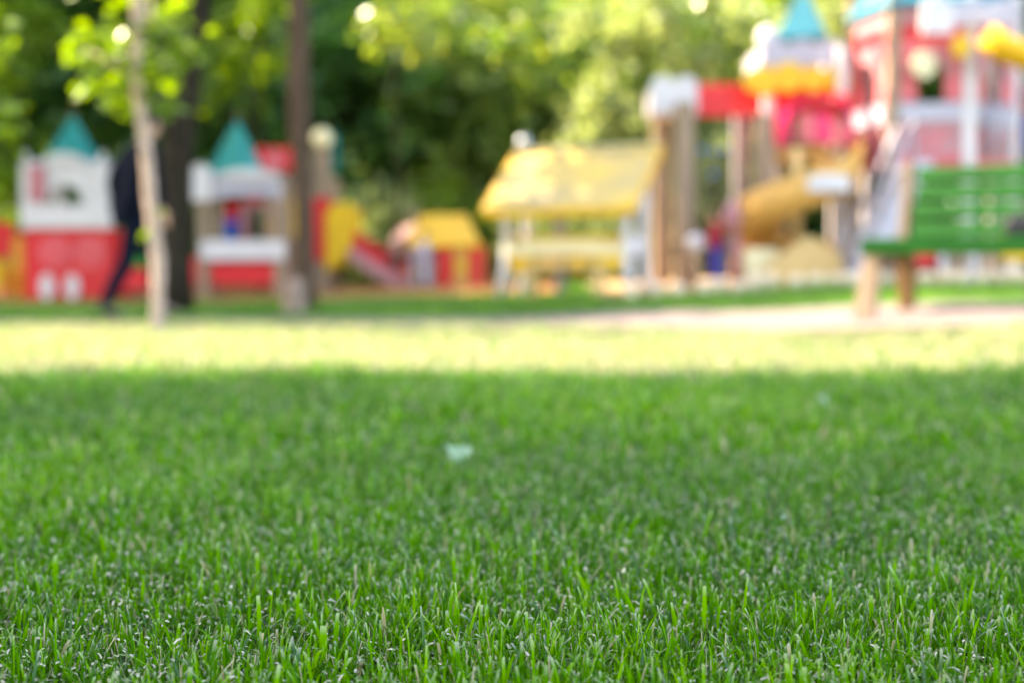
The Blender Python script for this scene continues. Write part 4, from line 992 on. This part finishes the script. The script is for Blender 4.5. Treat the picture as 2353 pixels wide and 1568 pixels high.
    bm = bmesh.new(); bm.from_mesh(me); bm.verts.ensure_lookup_table(); bmesh.ops.delete(bm, geom=[bm.verts[i] for i in rm], context='VERTS'); bm.to_mesh(me); bm.free()
    link_mesh('hair', me, hair, t)
    b = MB()
    for sg in (-1, 1): b.ball(p['head']+p['fwd']*.088+V3((0, sg*.032, 0))+hd*.005, .011, 8)
    b.build('eyes', M_eye, t)
    b = MB(); b.ball(p['head']+p['fwd']*.088-hd*.055, .018, 8, (.4, 1.3, .35)); b.build('mouth', M_redcl, t)
    return t
walk = dict(pelvis=(0, 0, .95), chest=(.07, 0, 1.30), neck=(.11, 0, 1.49), head=(.15, 0, 1.63), fwd=(1, 0, 0),
    shl=(.08, .19, 1.42), shr=(.08, -.19, 1.42), ell=(-.06, .25, 1.16), elr=(.06, -.26, 1.15), wrl=(.02, .24, .92), wrr=(.14, -.25, .92),
    hpl=(0, .10, .90), hpr=(0, -.10, .90), knl=(.22, .11, .50), knr=(-.10, -.10, .48), anl=(.30, .11, .09), anr=(-.30, -.10, .12), tol=(.44, .13, .06), tor=(-.19, -.11, .045))
Yw = 12.15; xw = X(308, Yw)
person('person in dark navy coat and trousers walking behind the pale sapling', (xw, Yw, gz(xw, Yw)), R(38), 1.02, walk, M_navy, M_navy2, M_black)
crouch = dict(pelvis=(-.12, 0, .38), chest=(.12, 0, .66), neck=(.22, 0, .82), head=(.28, 0, .94), fwd=(.94, 0, -.34),
    shl=(.16, .18, .76), shr=(.16, -.18, .76), ell=(.34, .22, .58), elr=(.34, -.22, .58), wrl=(.52, .14, .46), wrr=(.52, -.14, .46),
    hpl=(-.10, .10, .36), hpr=(-.10, -.10, .36), knl=(.26, .14, .44), knr=(.26, -.14, .44), anl=(.04, .12, .08), anr=(.04, -.12, .08), tol=(.18, .13, .045), tor=(.18, -.13, .045))
Yc = 18.9; xc = X(918, Yc)
person('person in dusty pink coat crouching at the foot of the red slide', (xc, Yc, gz(xc, Yc)), R(35), .98, crouch, M_dusty, M_black, M_black)
kid = dict(pelvis=(0, 0, .92), chest=(.03, 0, 1.24), neck=(.04, 0, 1.42), head=(.06, 0, 1.60), fwd=(1, 0, 0),
    shl=(.03, .18, 1.35), shr=(.03, -.18, 1.35), ell=(.05, .26, 1.10), elr=(.16, -.24, 1.12), wrl=(.16, .26, .92), wrr=(.36, -.2, 1.10),
    hpl=(0, .10, .88), hpr=(0, -.10, .88), knl=(.07, .11, .48), knr=(-.02, -.10, .48), anl=(.02, .11, .09), anr=(-.08, -.10, .09), tol=(.15, .13, .05), tor=(.05, -.11, .05))
Yk = 14.9; xk = X(1646, Yk)
person('small child in red jacket and violet trousers beside the spiral slide', (xk, Yk, gz(xk, Yk)+.03), R(160), .46, kid, M_redcl, M_violet, M_lilcl)
Yk = 17.2; xk = X(978, Yk)
person('small child in pale lilac jacket in front of the low yellow roofed playhouse', (xk, Yk, gz(xk, Yk)+.03), R(200), .40, kid, M_lilcl, M_lilcl, M_black)

Yk = 15.9; xk = X(2346, Yk)
person('child in red jacket standing on the castle deck at the right edge', (xk, Yk, Z(360, 15.0)+.06), R(190), .55, kid, M_redcl, M_violet, M_black)
# ------------------------------------------------------------------ leaves lying on the lawn
def lawn_leaf(px, Y, s, label, rz):
    x = X(px, Y); rg = random.Random(int(px)); n = 14; b = MB(); vs = []
    for i in range(n): a = 2*PI*i/n; r = s*(.42+.08*math.cos(a)+.04*math.sin(3*a)); vs.append((r*math.cos(a)*1.15, r*math.sin(a)*.9, .006*math.cos(2*a)+.004*rg.random()))
    vs.append((0, 0, -.003)); b.add(vs, [(n, i, (i+1) % n) for i in range(n)], True)
    me = b.mesh('fallen_leaf'); o = link_mesh('fallen_leaf', me, mat('pale_leaf', (.22, .31, .18), .6, .12, 60)); o.location = (x, Y, gz(x, Y)+.042); o.rotation_euler = (R(36), R(8), rz)
    tag(o, label, 'leaf')
lawn_leaf(1046, 2.86, .058, 'pale silvery green round leaf lying on the lawn near the centre', .3)
lawn_leaf(1885, 4.1, .05, 'faint silvery leaf lying on the lawn at the right, before the sunlit strip', .9)
lawn_leaf(1815, 2.05, .03, 'tiny silvery leaf low on the lawn at right, nearer than the others', 1.5)
